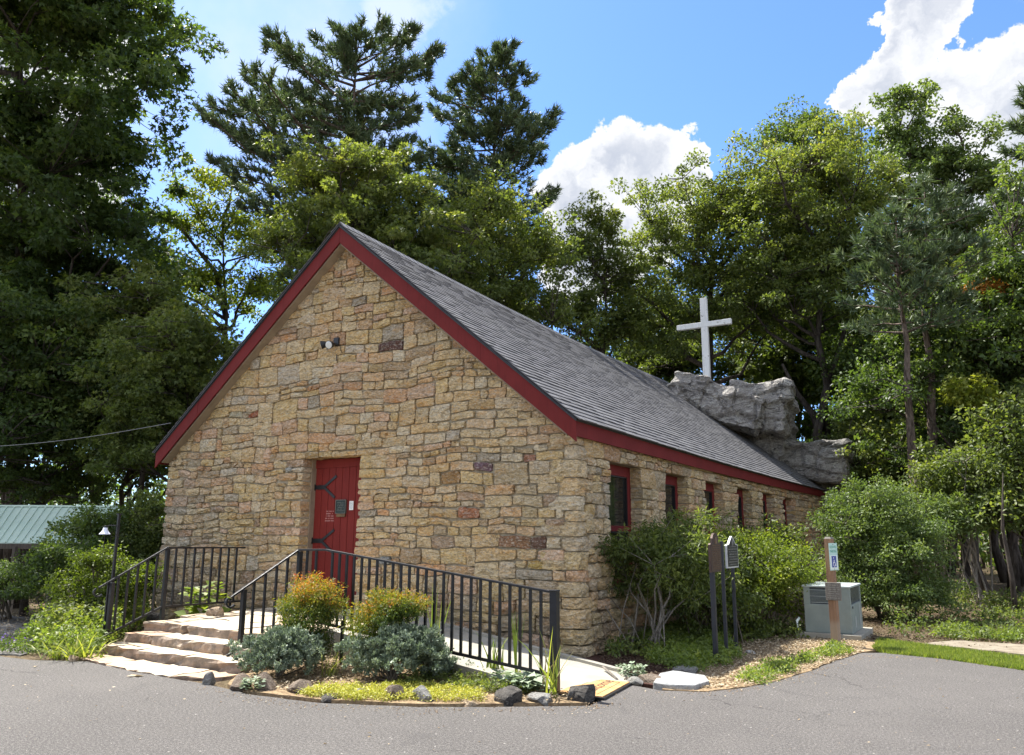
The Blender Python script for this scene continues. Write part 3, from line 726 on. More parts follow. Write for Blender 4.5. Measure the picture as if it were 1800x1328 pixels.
# ---- roof deck, shingles, ridge
def rp(s, y, side=1, lift=0.):
    """point on the roof: s metres down from the ridge"""
    x = RX+side*s*math.cos(ANG); zz = RZ-s*math.sin(ANG)-sag(x, y)
    return np.array((x+side*lift*math.sin(ANG), y, zz+lift*math.cos(ANG)))
YF, YB = -.24, 20.1
mb = MB()
for side in (1, -1):
    ys = np.linspace(YF, YB, 25); n = len(ys); V = []
    for y in ys: V += [rp(0, y, side, 0), rp(SLEN, y, side, 0), rp(SLEN, y, side, -.05), rp(0, y, side, -.05)]
    Fc = [(4*i+a, 4*i+(a+1) % 4, 4*i+4+(a+1) % 4, 4*i+4+a) for i in range(n-1) for a in range(4)]+[(0, 1, 2, 3), tuple(4*n-4+k for k in range(4))]
    mb.add(V, Fc, (.05, .05, .055))
roof = mb.build('roof', M_SHINGLE, chapel)
rng = np.random.default_rng(21); SH = []
EXPO = .142
def shingle(s0, s1, ya, yb, c, side=1, th=.012, ov=.0):
    a, b, c_, d = rp(s0, ya, side, .004), rp(s1, ya, side, .012+th), rp(s1, yb, side, .012+th), rp(s0, yb, side, .004)
    e, f, g2, h = rp(s0, ya, side, .001), rp(s1, ya, side, .004), rp(s1, yb, side, .004), rp(s0, yb, side, .001)
    V = [e, f, g2, h, a, b, c_, d]; return V, (.0, 0, 0) if c is None else c
nrow = int(SLEN/EXPO)+1
for side in (1, -1):
    for r_ in range(nrow):
        s0, s1 = SLEN+.05-(r_+1)*EXPO-.02, SLEN+.05-r_*EXPO
        if s1 < .06: continue
        s0 = max(s0, 0.01); y = YF-.02-rng.uniform(0, .25); first = True
        base = rng.uniform(.92, 1.08)
        while y < YB:
            w = rng.uniform(.13, .34) if side == 1 else 1.0
            ya, yb = max(y, YF-.025), min(y+w-.004, YB); y += w
            if yb-ya < .04: continue
            t = rng.choice([.14, .155, .175, .19], p=[.2, .35, .3, .15])*(.5+.5*base)*rng.uniform(.94, 1.06)*.84
            V, c = shingle(s0, s1+rng.uniform(-.004, .004), ya, yb, (t*.985, t*.98, t*1.03), side, .012 if rng.random() < .45 else .006)
            SH.append((V, c, np.linalg.norm(np.mean(V, 0)-CAM) if side == 1 else 99))
# ridge cap shingles
y = YF-.02
while y < 16.6:
    t = rng.uniform(.13, .2)
    V = []
    for yy, l_ in ((y, .024), (y+.3, .010)):
        V += [rp(.15, yy, -1, l_-.006), rp(0, yy, 1, l_+.016), rp(.15, yy, 1, l_-.006), rp(.15, yy, 1, l_-.018), rp(0, yy, 1, l_-.004), rp(.15, yy, -1, l_-.018)]
    SH.append((('R', V), (t*.96, t*.97, t*1.05), 50)); y += .15
SH.sort(key=lambda s: s[2])
def add_sh(mb, V, c):
    if V[0] is not None and isinstance(V[0], str):
        mb.add(V[1], [(0, 1, 7, 6), (1, 2, 8, 7), (2, 3, 9, 8), (0, 5, 4, 3, 2, 1), (5, 0, 6, 11), (3, 4, 10, 9), (4, 5, 11, 10)], c)
    else: mb.hexa(V, c)
for V, c, _ in SH[:298]:
    mb = MB(); add_sh(mb, V, c); mb.build('shingle', M_SHINGLE, roof, fix=False)
mb = MB()
for V, c, _ in SH[298:]: add_sh(mb, V, c)
o = mb.build('shingle_courses', M_SHINGLE, roof, fix=False); o['kind'] = 'stuff'

# ---- red trim
def rake(side, sa, sb, name='rake_board', dy=0.):
    mb = MB(); hb = .30
    a, b = rp(sa, YF, side, -.045), rp(sb, YF, side, -.045)
    if sa == 0: a[2] -= abs(a[0]-RX)*SLP; a[0] = RX+side*.0015
    y_a, y_b = YF+.012+dy, YF+.042+dy
    mb.hexa([(a[0], y_a, a[2]-hb), (b[0], y_a, b[2]-hb), (b[0], y_b, b[2]-hb), (a[0], y_b, a[2]-hb), (a[0], y_a, a[2]), (b[0], y_a, b[2]), (b[0], y_b, b[2]), (a[0], y_b, a[2])])
    return mb.build(name, M_RED, chapel, bevel=.004, attr=False)
rake(1, .0, 4.02); rake(1, 4.024, SLEN-.0, dy=-.004); rake(-1, .0, 4.62); rake(-1, 4.624, SLEN, dy=-.004)
mb = MB()      # dark drip edge above the boards
for side in (1, -1):
    a, b = rp(0, YF, side, -.03), rp(SLEN+.02, YF, side, -.03)
    mb.bar((a[0], YF-.004, a[2]), (b[0], YF-.004, b[2]), .02, .035, (0, 1, 0))
mb.build('drip_edge', M_BLACK, chapel, attr=False)
mb = MB()      # soffit between rake board and wall
for side in (1, -1):
    a, b = rp(0, 0, side, -.30), rp(SLEN, 0, side, -.30)
    mb.hexa([(a[0], YF+.045, a[2]), (b[0], YF+.045, b[2]), (b[0], .06, b[2]), (a[0], .06, a[2]), (a[0], YF+.045, a[2]+.02), (b[0], YF+.045, b[2]+.02), (b[0], .06, b[2]+.02), (a[0], .06, a[2]+.02)])
mb.build('soffit', M_SOFFIT, chapel, attr=False)
for side in (1, -1):
    mb = MB(); e = rp(SLEN, 0, side, -.05); x0, x1 = e[0]-side*.035, e[0]-side*.005; zt = e[2]-.0
    ys = np.linspace(YF+.046, YB-.02, 9)
    for ya, yb in zip(ys[:-1], ys[1:]):
        za, zb = rp(SLEN, ya, side, -.05)[2], rp(SLEN, yb, side, -.05)[2]
        mb.hexa([(x0, ya, za-.21), (x1, ya, za-.21), (x1, yb, zb-.21), (x0, yb, zb-.21), (x0, ya, za+.02), (x1, ya, za+.02), (x1, yb, zb+.02), (x0, yb, zb+.02)])
    mb.build('eave_board', M_RED, chapel, attr=False)
mb = MB(); mb.box((-.3, .1, 3.115), (.085, LEN, 3.135)); mb.build('soffit', M_SOFFIT, chapel, attr=False)

# ---- windows
for a, b in WIN:
    mb = MB(); xo, xi = -.20, -.27; t = .11
    mb.box((xi, a-.06, WZ0), (xo, a+t, WZ1)); mb.box((xi, b-t, WZ0), (xo, b+.06, WZ1)); mb.box((xi, a+t, WZ1-.17), (xo, b-t, WZ1)); mb.box((xi, a+t, WZ0), (xo, b-t, WZ0+.1))
    mb.box((xi+.004, a+t, 1.70), (xo+.004, b-t, 1.79))
    w = mb.build('window', M_RED, chapel, bevel=.005, attr=False)
    MB().box((xi+.02, a+t, 1.79), (xi+.028, b-t, WZ1-.17)).build('pane', M_GLASS, w, attr=False)
    MB().box((xi+.02, a+t, WZ0+.1), (xi+.028, b-t, 1.70)).build('pane', M_GLASS, w, attr=False)
    mb = MB()       # slim dark sash edge
    for z0, z1 in ((1.79, WZ1-.17), (WZ0+.1, 1.70)):
        mb.box((xi+.03, b-t-.025, z0), (xo-.01, b-t, z1)); mb.box((xi+.03, a+t, z0), (xo-.01, a+t+.025, z1)); mb.box((xi+.03, a+t+.025, z1-.02), (xo-.01, b-t-.025, z1))
    mb.build('sash', M_BLACK, w, attr=False)
    MB().box((-.3, a-.04, WZ0-.05), (.02, b+.04, WZ0-.004)).build('sill', M_CONC, w, attr=False)
    MB().box((-.3, a-.02, WZ1+.002), (-.03, b+.02, WZ1+.035)).build('lintel', M_SOFFIT, w, attr=False)

# ---- door
LZ = .38
door = MB().box((DX0-.02, .34, LZ), (DX1+.04, .37, 2.97)).build('door', M_DOOR, chapel, attr=False)
pw = (DX1-DX0-.02)/8
for k in range(8):
    x = DX0+.01+k*pw; MB().box((x+.004, .302, LZ+.01), (x+pw-.004, .34, 2.80)).build('plank', M_DOOR, door, bevel=.004, attr=False)
MB().box((DX0, .285, 2.80), (DX1, .34, 2.95)).build('head_board', M_DOOR, door, bevel=.004, attr=False)
MB().box((DX0-.025, .20, LZ), (DX0+.012, .34, 2.95)).build('door_jamb', M_SOFFIT, chapel, attr=False)
for zc in (2.46, 1.52):
    mb = MB(); y = .292; x0 = DX0+.02
    mb.bar((x0-.02, y, zc), (x0+.24, y, zc), .012, .075, (0, 0, 1)); mb.bar((x0+.21, y-.001, zc), (x0+.50, y-.001, zc+.19), .012, .045); mb.bar((x0+.21, y-.002, zc), (x0+.48, y-.002, zc-.19), .012, .045)
    mb.box((x0-.05, y-.02, zc-.055), (x0-.005, y+.02, zc+.055))
    if zc > 2: mb.box((x0-.055, y-.025, zc-.25), (x0-.01, y+.015, zc-.07))
    mb.build('hinge_strap', M_BLACK, door, attr=False)
M_PLAQ = simple('dark_green_bronze', (.018, .03, .026), (.03, .045, .04), 30, .45, metal=.6)
M_BRASS = simple('dull_brass', (.19, .11, .045), (.13, .075, .03), 20, .5, metal=.3)
M_SILV = simple('silver_rim', (.55, .56, .56), None, 9, .4, metal=.2)
M_LINE = simple('lighter_bronze_lettering', (.13, .14, .12), None, 9, .5, metal=.3)
def onDoor(px, py): return onY(px, py, .30)
def lettering(mb, origin, ex, ez, w, h, rows, rng, th=.006, nrm=(0, -1, 0), xh=.6):
    """rows of small letter-like strokes on a plate; origin = lower left"""
    o_, ex, ez, nrm = [np.array(q, float) for q in (origin, ex, ez, nrm)]
    for r_ in range(rows):
        zc = h*(1-(r_+.5)/rows); x = w*rng.uniform(.0, .12); xe = w-x; hh = h/rows*xh
        while x < xe:
            k = hh*rng.uniform(.35, .7)
            if rng.random() < .82:
                p = o_+ex*x+ez*(zc-hh/2)
                mb.hexa([p, p+ex*k, p+ex*k+nrm*th, p+nrm*th, p+ez*hh, p+ex*k+ez*hh, p+ex*k+ez*hh+nrm*th, p+ez*hh+nrm*th])
            x += k+hh*.28
rl = np.random.default_rng(2)
p0, p1 = onDoor(592, 902), onDoor(609, 880); y = .302
pl = MB().box((p0[0], y-.03, p0[2]), (p1[0], y, p1[2])).build('plaque', M_PLAQ, door, attr=False)
mb = MB(); lettering(mb, (p0[0]+.02, y-.031, p0[2]+.02), (1, 0, 0), (0, 0, 1), p1[0]-p0[0]-.04, p1[2]-p0[2]-.04, 6, rl, .002); mb.build('lettering', M_LINE, pl, attr=False)
mb = MB(); b_ = .012
mb.box((p0[0]-b_, y-.036, p0[2]-b_), (p1[0]+b_, y-.001, p0[2])); mb.box((p0[0]-b_, y-.036, p1[2]), (p1[0]+b_, y-.001, p1[2]+b_)); mb.box((p0[0]-b_, y-.036, p0[2]), (p0[0], y-.001, p1[2])); mb.box((p1[0], y-.036, p0[2]), (p1[0]+b_, y-.001, p1[2]))
mb.build('rim', M_LINE, pl, attr=False)
q0, q1 = onDoor(593, 906), onDoor(608, 896); mb = MB().box((q0[0], y-.028, q0[2]-.03), (q1[0], y, p0[2]-.022)); mb.build('donation_slot', M_BRASS, door, attr=False)
# faded stencilled lettering
M_FADE = simple('faded_pink_lettering', (.46, .24, .22), (.38, .16, .15), 60, .8)
f0, f1 = onDoor(571, 918), onDoor(588, 897); mb = MB(); lettering(mb, (f0[0], .301, f0[2]), (1, 0, 0), (0, 0, 1), f1[0]-f0[0], f1[2]-f0[2], 5, rl, .0012, xh=.5)
mb.build('faded_lettering', M_FADE, door, attr=False)
# paper notice on the jamb
n0, n1 = onY(614, 897, .29), onY(621.5, 881, .29)
M_PAPER = simple('white_card', (.78, .79, .78), None, 5, .6)
nt = MB().box((n0[0], .285, n0[2]), (n1[0], .298, n1[2])).build('notice_card', M_PAPER, chapel, attr=False)
mb = MB(); lettering(mb, (n0[0]+.01, .284, n0[2]+.02), (1, 0, 0), (0, 0, 1), n1[0]-n0[0]-.02, n1[2]-n0[2]-.03, 6, rl, .001, xh=.4); mb.build('lettering', simple('grey_print', (.25, .28, .28)), nt, attr=False)

# ---- twin floodlight on the gable
fl = empty('floodlight', 'twin-headed black outdoor floodlight mounted high on the gable', 'floodlight', None, tuple(onY(590, 605, -.06)))
c0 = Vector(fl.location)
MB().box((-.06, -.0, -.02), (.06, .07, .12)).build('junction_box', M_IRON, fl, bevel=.01, attr=False)
for k, (ax, ofs, nm) in enumerate((((-.8, -.55, -.25), (-.02, -.05, .02), 'lamp_head'), ((.12, -.95, -.3), (.06, -.06, -.02), 'lamp_head'))):
    a = Vector(ax).normalized(); b = Vector(ofs)
    h = MB().lathe([(.012, 0), (.022, .02), (.03, .06), (.035, .09), (.062, .15), (.075, .2), (.075, .21), (.066, .21)], b, a, 20).build(nm, M_BLACK, fl, smooth=False, attr=False)
    MB().lathe([(.001, 0), (.06, .0), (.066, .006), (.04, .012), (.001, .014)], b+a*.205, a, 20).build('lens', simple('frosted_lens', (.62, .63, .60), None, 5, .25), h, attr=False)
mb = MB(); mb.tube([(.0, .05, -.03), (.0, .045, -.18), (.0, .045, -.3)], .008, 6); mb.tube([(.09, .03, -.04), (.11, .02, -.12), (.13, .04, -.18)], .004, 5); mb.build('cable', M_IRON, fl, attr=False)

# ================================================================== BOULDER AND CROSS
def displaced(name, parts, voxel, amp, mat_, seed=0, strata=0., parent=None, fr=1.):
    """union of rough blocks, remeshed and weathered"""
    bm = bmesh.new()
    for (c, r, rot, box) in parts:
        t = bmesh.new()
        if box: bmesh.ops.create_cube(t, size=2); bmesh.ops.subdivide_edges(t, edges=t.edges, cuts=3, use_grid_fill=True)
        else: bmesh.ops.create_icosphere(t, subdivisions=3, radius=1)
        M = Matrix.Translation(c)@Matrix.Rotation(rot[2], 4, 'Z')@Matrix.Rotation(rot[1], 4, 'Y')@Matrix.Rotation(rot[0], 4, 'X')@Matrix.Diagonal((*r, 1))
        t.transform(M); me_ = bpy.data.meshes.new('t'); t.to_mesh(me_); bm.from_mesh(me_); t.free(); bpy.data.meshes.remove(me_)
    me = bpy.data.meshes.new(name); bm.to_mesh(me); bm.free()
    o = link(name, me, parent); md = o.modifiers.new('r', 'REMESH'); md.mode = 'VOXEL'; md.voxel_size = voxel
    dg = bpy.context.evaluated_depsgraph_get(); me2 = bpy.data.meshes.new_from_object(o.evaluated_get(dg)); o.modifiers.clear(); o.data = me2; bpy.data.meshes.remove(me); me2.name = name
    me2.materials.append(mat_)
    n = len(me2.vertices); co = np.empty(n*3, np.float32); me2.vertices.foreach_get('co', co); no = np.empty(n*3, np.float32); me2.vertex_normals.foreach_get('vector', no)
    co = co.reshape(-1, 3); no = no.reshape(-1, 3); out = co.copy()
    for i in range(n):
        p = Vector(co[i])*fr+Vector((seed*3.1, seed, 0))
        d = mnoise.fractal(p*.55, 1, 2, 3)*1.0+(abs(mnoise.noise(p*1.3))-.25)*.8
        d2 = mnoise.noise(Vector((p.x*2.2+mnoise.noise(p*.7)*2, p.y*2.2, p.z*4.5)))*.32+abs(mnoise.noise(p*5))*-.16
        st = 0
        if strata:
            q = p.z*1.9+.30*p.x+mnoise.noise(p*.7)*1.1; fr_ = q % 1; st = (min(fr_*4, 1)-fr_*.9)*strata*.55-.3*strata*(.5+mnoise.noise(Vector((p.x*.8, p.y*.8, int(q)*7.7))))
            cr_ = abs(mnoise.noise(Vector((p.x*1.6, p.y*1.6, p.z*.5+4)))); st -= max(0, .07-cr_)*9
        out[i] = co[i]+no[i]*(amp*(d+d2+st))
    me2.vertices.foreach_set('co', out.ravel()); me2.update()
    return o
# big outcrop the chapel leans against (points are centres in metres)
def P_(px, py, dep): return tuple(float(q) for q in at(px, py, dep))
parts = [(P_(1262, 716, 27.6), (1.55, 1.5, .62), (0, .34, .2), True), (P_(1340, 722, 28.0), (.95, 1.6, .75), (0, .2, .1), True), (P_(1210, 688, 27.4), (.8, 1.0, .30), (0, .30, 0), False),
         (P_(1330, 775, 28.6), (1.1, 1.4, .75), (0, .3, .1), True), (P_(1425, 812, 28.6), (1.25, 1.5, .62), (0, .12, .1), True), (P_(1462, 812, 28.4), (.75, 1.2, .62), (0, 0, .3), False), (P_(1470, 860, 28.9), (.75, 1.4, .8), (0, 0, .1), True),
         ((-1.6, 22.4, 2.2), (2.6, 2.3, 2.4), (0, 0, .1), True), ((-5.6, 22.6, 3.2), (2.6, 2.6, 3.2), (0, 0, .1), True), ((-4.2, 20.4, 5.6), (1.7, 2.0, 1.2), (0, .35, .1), False), (P_(1375, 750, 28.4), (.5, 1.2, .18), (0, .1, 0), False)]
rock = displaced('rock_outcrop', parts, .07, .20, M_ROCK, 2, 1.5)
rock.data.polygons.foreach_set('use_smooth', [False]*len(rock.data.polygons))
meta(rock, 'massive weathered grey boulder rising behind the far end of the chapel roof', 'boulder')
cb_ = at(1243, 668, 27.0)
cross = empty('cross', 'tall white painted wooden cross standing on top of the boulder', 'cross', None, tuple(cb_))
ct_ = at(1239.5, 516, 27.0)-cb_; hgt = float(ct_[2])
MB().box((-.115, -.07, -.3), (.115, .07, hgt)).build('upright_beam', M_WHITE, cross, bevel=.008, attr=False)
za = float((at(1241, 566, 27.0)-cb_)[2])
MB().box((-.98, -.076, za-.09), (.93, .078, za+.09)).build('cross_beam', M_WHITE, cross, bevel=.008, attr=False)

# ================================================================== STEPS, LANDING, RAMP
steps = empty('stone_steps', 'three rough sandstone steps rising to the red door', 'steps', None, (-4.3, -3.0, 0))
off = np.array((-4.3, -3.0, 0))
FLAG = [srgb(206, 190, 164), srgb(200, 178, 150), srgb(214, 202, 180), srgb(194, 168, 142), srgb(204, 194, 172)]
def slab(mb, quad, z0, z1, rng, col, rough=.02, n=5):
    """rough-edged slab from 4 corners (ccw), front edge = first edge; slightly domed and broken"""
    a, b, c, d = [np.array(q, float) for q in quad]; V = []; ring = []
    for (p, q, k) in ((a, b, n), (b, c, 3), (c, d, n), (d, a, 3)):
        for i in range(k): t = i/k; pt = p*(1-t)+q*t+rng.normal(0, rough, 2); ring.append(pt)
    cen = sum(ring)/len(ring); m_ = len(ring)
    for (zz, sc_, j) in ((z0, .985, 1), (z0+(z1-z0)*.4, 1.0, 1), (z0+(z1-z0)*.78, .998, 1), (z1-.006, .985, .4)):
        for p in ring:
            q = cen+(p-cen)*sc_+rng.normal(0, rough*.55*j, 2); V.append((q[0], q[1], zz+(rng.normal(0, .005) if zz > z0 else 0)))
    V.append((cen[0], cen[1], z1)); Fc = [(k*m_+i, k*m_+(i+1) % m_, (k+1)*m_+(i+1) % m_, (k+1)*m_+i) for k in range(3) for i in range(m_)]
    Fc += [(3*m_+i, 3*m_+(i+1) % m_, 4*m_) for i in range(m_)]
    mb.add([np.array(v)-off for v in V], Fc, col)
rs = np.random.default_rng(31)
def row(x0, x1, yf, yb, z0, z1, cuts, skew=-.03, rough=.022, name='tread_stone', yb2=None, jog=.03):
    xs = [x0]+[x0+(x1-x0)*c for c in cuts]+[x1]
    for a, b in zip(xs[:-1], xs[1:]):
        fa, fb = yf+skew*(a-x0)+rs.normal(0, jog*.4), yf+skew*(b-x0)+rs.normal(0, jog*.4)
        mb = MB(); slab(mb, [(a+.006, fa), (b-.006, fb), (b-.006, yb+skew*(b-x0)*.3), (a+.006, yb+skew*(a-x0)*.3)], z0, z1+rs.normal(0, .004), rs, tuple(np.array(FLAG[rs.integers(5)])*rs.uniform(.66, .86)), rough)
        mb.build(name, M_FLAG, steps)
row(-5.62, -2.72, -3.36, -2.7, -.08, .13, (.30, .62), -.035)
row(-5.66, -2.80, -3.00, -2.4, .10, .26, (.24, .55, .8), -.05)
row(-5.70, -2.86, -2.66, -1.9, .22, .38, (.35, .7), -.06)
for (ya, yb, cuts) in ((-1.88, -1.1, (.2, .5, .78)), (-1.08, -.45, (.33, .6)), (-.43, .02, (.25, .52, .8))): row(-5.95, -2.78, ya, yb, .1, .375, cuts, 0, .01, 'landing_flagstone', jog=.0)
mb = MB().box((-5.8+4.3, -2.5+3, 0), (-2.95+4.3, 3.0, .33)); mb.build('landing_core', M_MORTAR, steps, attr=False)
mb = MB().box((DX0+4.3, 2.9, .2), (DX1+4.3, 3.33, .38)); mb.build('threshold', M_CONC, steps, attr=False)
# strip of flagstones level with the asphalt
off = np.array((0., 0, 0))
strip = empty('flagstone_strip', 'cream and buff flagstone strip laid at the foot of the steps', 'paving', None, (0, 0, 0)); strip['kind'] = 'structure'
q = [G2(140, 1162), G2(205, 1156), G2(250, 1181), G2(300, 1170), G2(350, 1200), G2(400, 1192), G2(395, 1203)]
fs_ = [[(-5.45, -3.76), (-4.75, -3.84), (-4.72, -3.42), (-5.75, -3.38)], [(-4.73, -3.84), (-4.0, -3.95), (-3.98, -3.44), (-4.70, -3.42)], [(-3.98, -3.95), (-3.28, -4.0), (-3.22, -3.46), (-3.96, -3.44)], [(-3.26, -4.0), (-2.75, -3.78), (-2.68, -3.50), (-3.2, -3.46)]]
for f_ in fs_:
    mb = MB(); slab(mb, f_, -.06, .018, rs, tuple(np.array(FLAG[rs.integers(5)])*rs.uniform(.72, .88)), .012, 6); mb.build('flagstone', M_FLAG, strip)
# ramp
ramp = empty('ramp', 'cream concrete access ramp sloping from the landing down to the asphalt', 'ramp', None, (0, 0, 0))
mb = MB(); na, nb, fa, fb = (-2.80, -1.95, .37), (1.22, -2.52, .008), (-2.80, -.10, .37), (1.46, -1.22, .008)
N = 12
for i in range(N):
    t0, t1 = i/N, (i+1)/N
    L = lambda a, b, t: np.array(a)*(1-t)+np.array(b)*t
    p = [L(na, nb, t0), L(na, nb, t1), L(fa, fb, t1), L(fa, fb, t0)]
    mb.hexa([(q_[0], q_[1], -.12) for q_ in p]+p)
mb.build('slab', M_CONC, ramp, attr=False)
mb = MB()   # low kerb along the wall side
for i in range(N):
    t0, t1 = i/N*.93, (i+1)/N*.93; a, b = L(fa, fb, t0), L(fa, fb, t1); w_ = np.array((0, .10, 0)); h_ = np.array((0, 0, .035))
    mb.hexa([a-(0, 0, .1), b-(0, 0, .1), b+w_-(0, 0, .1), a+w_-(0, 0, .1), a+h_, b+h_, b+w_+h_, a+w_+h_])
mb.build('kerb', M_CONC, ramp, attr=False)
# doormat
def mat_tex():
    m_, g_ = material('coir'); v = g_.n('ShaderNodeTexCoord').outputs['Object']
    c = g_.mix(g_.smooth(g_.noise(v, 70, 4, .7), .35, .65), (.36, .19, .075), (.62, .38, .17)); c = g_.mix(g_.smooth(g_.noise(v, 5, 3), .4, .6, 0, .4), c, (.66, .45, .24))
    principled(g_, Base_Color=c, Roughness=.95, Normal=bump(g_, g_.noise(v, 160, 3, .7), 1, .01), Specular_IOR_Level=.1); return m_
mq = [np.array(gnd(x, y, .03)) for x, y in ((985, 1214), (1057, 1227), (1103, 1203), (1040, 1189))]
dm = empty('doormat', 'orange-brown coir doormat with script lettering at the ramp foot', 'doormat', None, tuple((mq[0]+mq[2])/2)); ctr = (mq[0]+mq[2])/2
ex = unit(mq[3]-mq[0]); ey = unit(np.cross((0, 0, 1), ex)); hx, hy = np.linalg.norm(mq[3]-mq[0])/2, np.linalg.norm(mq[1]-mq[0])/2; sl_ = -.006
def mp(u, v, z): return ex*u+ey*v+np.array((0, 0, z))
mb = MB(); mb.hexa([mp(-hx, -hy, -.03), mp(hx, -hy, -.03), mp(hx, hy, -.03), mp(-hx, hy, -.03), mp(-hx, -hy, -.006), mp(hx, -hy, -.006), mp(hx, hy, -.006), mp(-hx, hy, -.006)]); mb.build('rubber_base', M_BLACK, dm, attr=False)
e = .025; mb = MB(); mb.hexa([mp(-hx+e, -hy+e, -.01), mp(hx-e, -hy+e, -.01), mp(hx-e, hy-e, -.01), mp(-hx+e, hy-e, -.01), mp(-hx+e, -hy+e, .004), mp(hx-e, -hy+e, .004), mp(hx-e, hy-e, .004), mp(-hx+e, hy-e, .004)]); mb.build('coir_pile', mat_tex(), dm, attr=False)
M_INK = simple('dark_brown_print', (.07, .035, .02), None, 5, .9)
mb = MB(); b_ = .11
for (u0, v0, u1, v1) in ((-hx+b_, -hy+b_, hx-b_, -hy+b_), (hx-b_, -hy+b_, hx-b_, hy-b_), (hx-b_, hy-b_, -hx+b_, hy-b_), (-hx+b_, hy-b_, -hx+b_, -hy+b_)): mb.bar(mp(u0, v0, .0035), mp(u1, v1, .0035), .006, .004)
mb.build('border_line', M_INK, dm, attr=False)
def text_mesh(name, body, size, mat_, parent, M, shear=0., depth=.0012, align='CENTER', space=1.):
    c = bpy.data.curves.new(name, 'FONT'); c.body = body; c.size = size; c.shear = shear; c.extrude = depth; c.align_x = align; c.align_y = 'CENTER'; c.resolution_u = 2; c.space_line = space
    o_ = bpy.data.objects.new(name+'_c', c); COL.objects.link(o_); bpy.context.view_layer.update()
    me = bpy.data.meshes.new_from_object(o_.evaluated_get(bpy.context.evaluated_depsgraph_get())); bpy.data.objects.remove(o_); bpy.data.curves.remove(c)
    me.name = name; me.transform(M); me.materials.clear(); me.materials.append(mat_); return link(name, me, parent)
def frame(o_, ex_, ey_):
    ex_, ey_ = Vector(ex_).normalized(), Vector(ey_).normalized(); ez_ = ex_.cross(ey_)
    return Matrix(((ex_.x, ey_.x, ez_.x, o_[0]), (ex_.y, ey_.y, ez_.y, o_[1]), (ex_.z, ey_.z, ez_.z, o_[2]), (0, 0, 0, 1)))
text_mesh('lettering', 'welcome', .22, M_INK, dm, frame(mp(.02, -.02, .0052), ex, ey), .35)

# ================================================================== RAILINGS
def railing(name, label, top, bot_off, posts, nbal, curl, loc, tail=None):
    """top: polyline of the handrail; bottom bar follows it bot_off below; balusters spread along each span"""
    root = empty(name, label, 'railing', 'black iron railings', loc); lo = np.array(loc)
    T = [np.array(p, float)-lo for p in top]
    mb = MB()
    for a, b in zip(T[:-1], T[1:]): mb.bar(a, b, .046, .026)
    mb.build('handrail', M_IRON, root, attr=False, bevel=.004)
    if curl is not None:
        a, dz = T[0], unit(T[0]-T[1]); pts = []; side = np.array((dz[0], dz[1], 0)); side /= np.linalg.norm(side)+1e-9
        c_ = a+np.array((0, 0, -.06))+dz*.0; slope = math.atan2(dz[2], np.hypot(dz[0], dz[1]))
        for k in range(11):
            t = math.pi/2+slope-k/10*math.pi*1.15
            pts.append(c_+side*(math.cos(t)*.06)+np.array((0, 0, math.sin(t)*.06)))
        mb = MB()
        for p, q in zip(pts[:-1], pts[1:]): mb.bar(p, q, .044, .022)
        mb.build('scroll_end', M_IRON, root, attr=False)
    for i, (a, b) in enumerate(zip(T[:-1], T[1:])):
        if not nbal[i]: continue
        h0, h1 = bot_off[i], bot_off[i+1]; A, B = a-np.array((0, 0, h0)), b-np.array((0, 0, h1))
        MB().bar(A, B, .034, .030).build('bottom_bar', M_IRON, root, attr=False)
        for k in range(nbal[i]):
            t = (k+1)/(nbal[i]+1); p, q = A*(1-t)+B*t, a*(1-t)+b*t
            MB().bar(p, q-np.array((0, 0, .008)), .027, .027, (1, 0, 0)).build('baluster', M_IRON, root, attr=False)
    for (p, z0, z1, w) in posts:
        p = np.array(p, float)-lo[:2]
        MB().bar((p[0], p[1], z0), (p[0], p[1], z1), w, w, (1, 0, 0)).build('post', M_IRON, root, attr=False, bevel=.004)
    return root
ke = onY(430, 963, -.5)
railing('stair_railing', 'left black iron stair railing climbing to the chapel wall left of the door',
        [(-6.03, -3.22, .86), (-5.74, -2.38, 1.415), (ke[0], -.5, ke[2])], [.74, .86, .90], [((-5.93, -3.08), -.02, .93, .056), ((-5.74, -2.36), .3, 1.40, .056), ((-6.33, -.62), .3, .55, .03)], [6, 8], 1, (-5.93, -3.08, 0))
k1, k2 = onY(527, 967, -2.3), onY(571, 967, -2.3); e2 = onY(980, 1043, -2.53)
rb = railing('ramp_railing', 'right black iron railing running down the ramp to a thick end post',
        [(-3.27, -3.20, .84), (k1[0], -2.32, k1[2]), (k2[0], -2.28, k2[2]), (.93, -2.52, 1.03)], [.70, .93, .93, .84], [((-3.22, -3.04), -.02, .93, .056), ((k1[0]+.03, -2.32), .05, 1.40, .056), ((.97, -2.53), -.03, 1.04, .082)], [5, 2, 25], 1, (-3.22, -3.04, 0))
MB().box((.97+3.22-.045, -2.53+3.04-.045, 1.035), (.97+3.22+.045, -2.53+3.04+.045, 1.055)).build('post_cap', M_IRON, rb, attr=False, bevel=.006)
MB().bar((-2.2+3.22, -2.31+3.04, -.0), (-2.2+3.22, -2.31+3.04, .55), .03, .03, (1, 0, 0)).build('post', M_IRON, rb, attr=False)

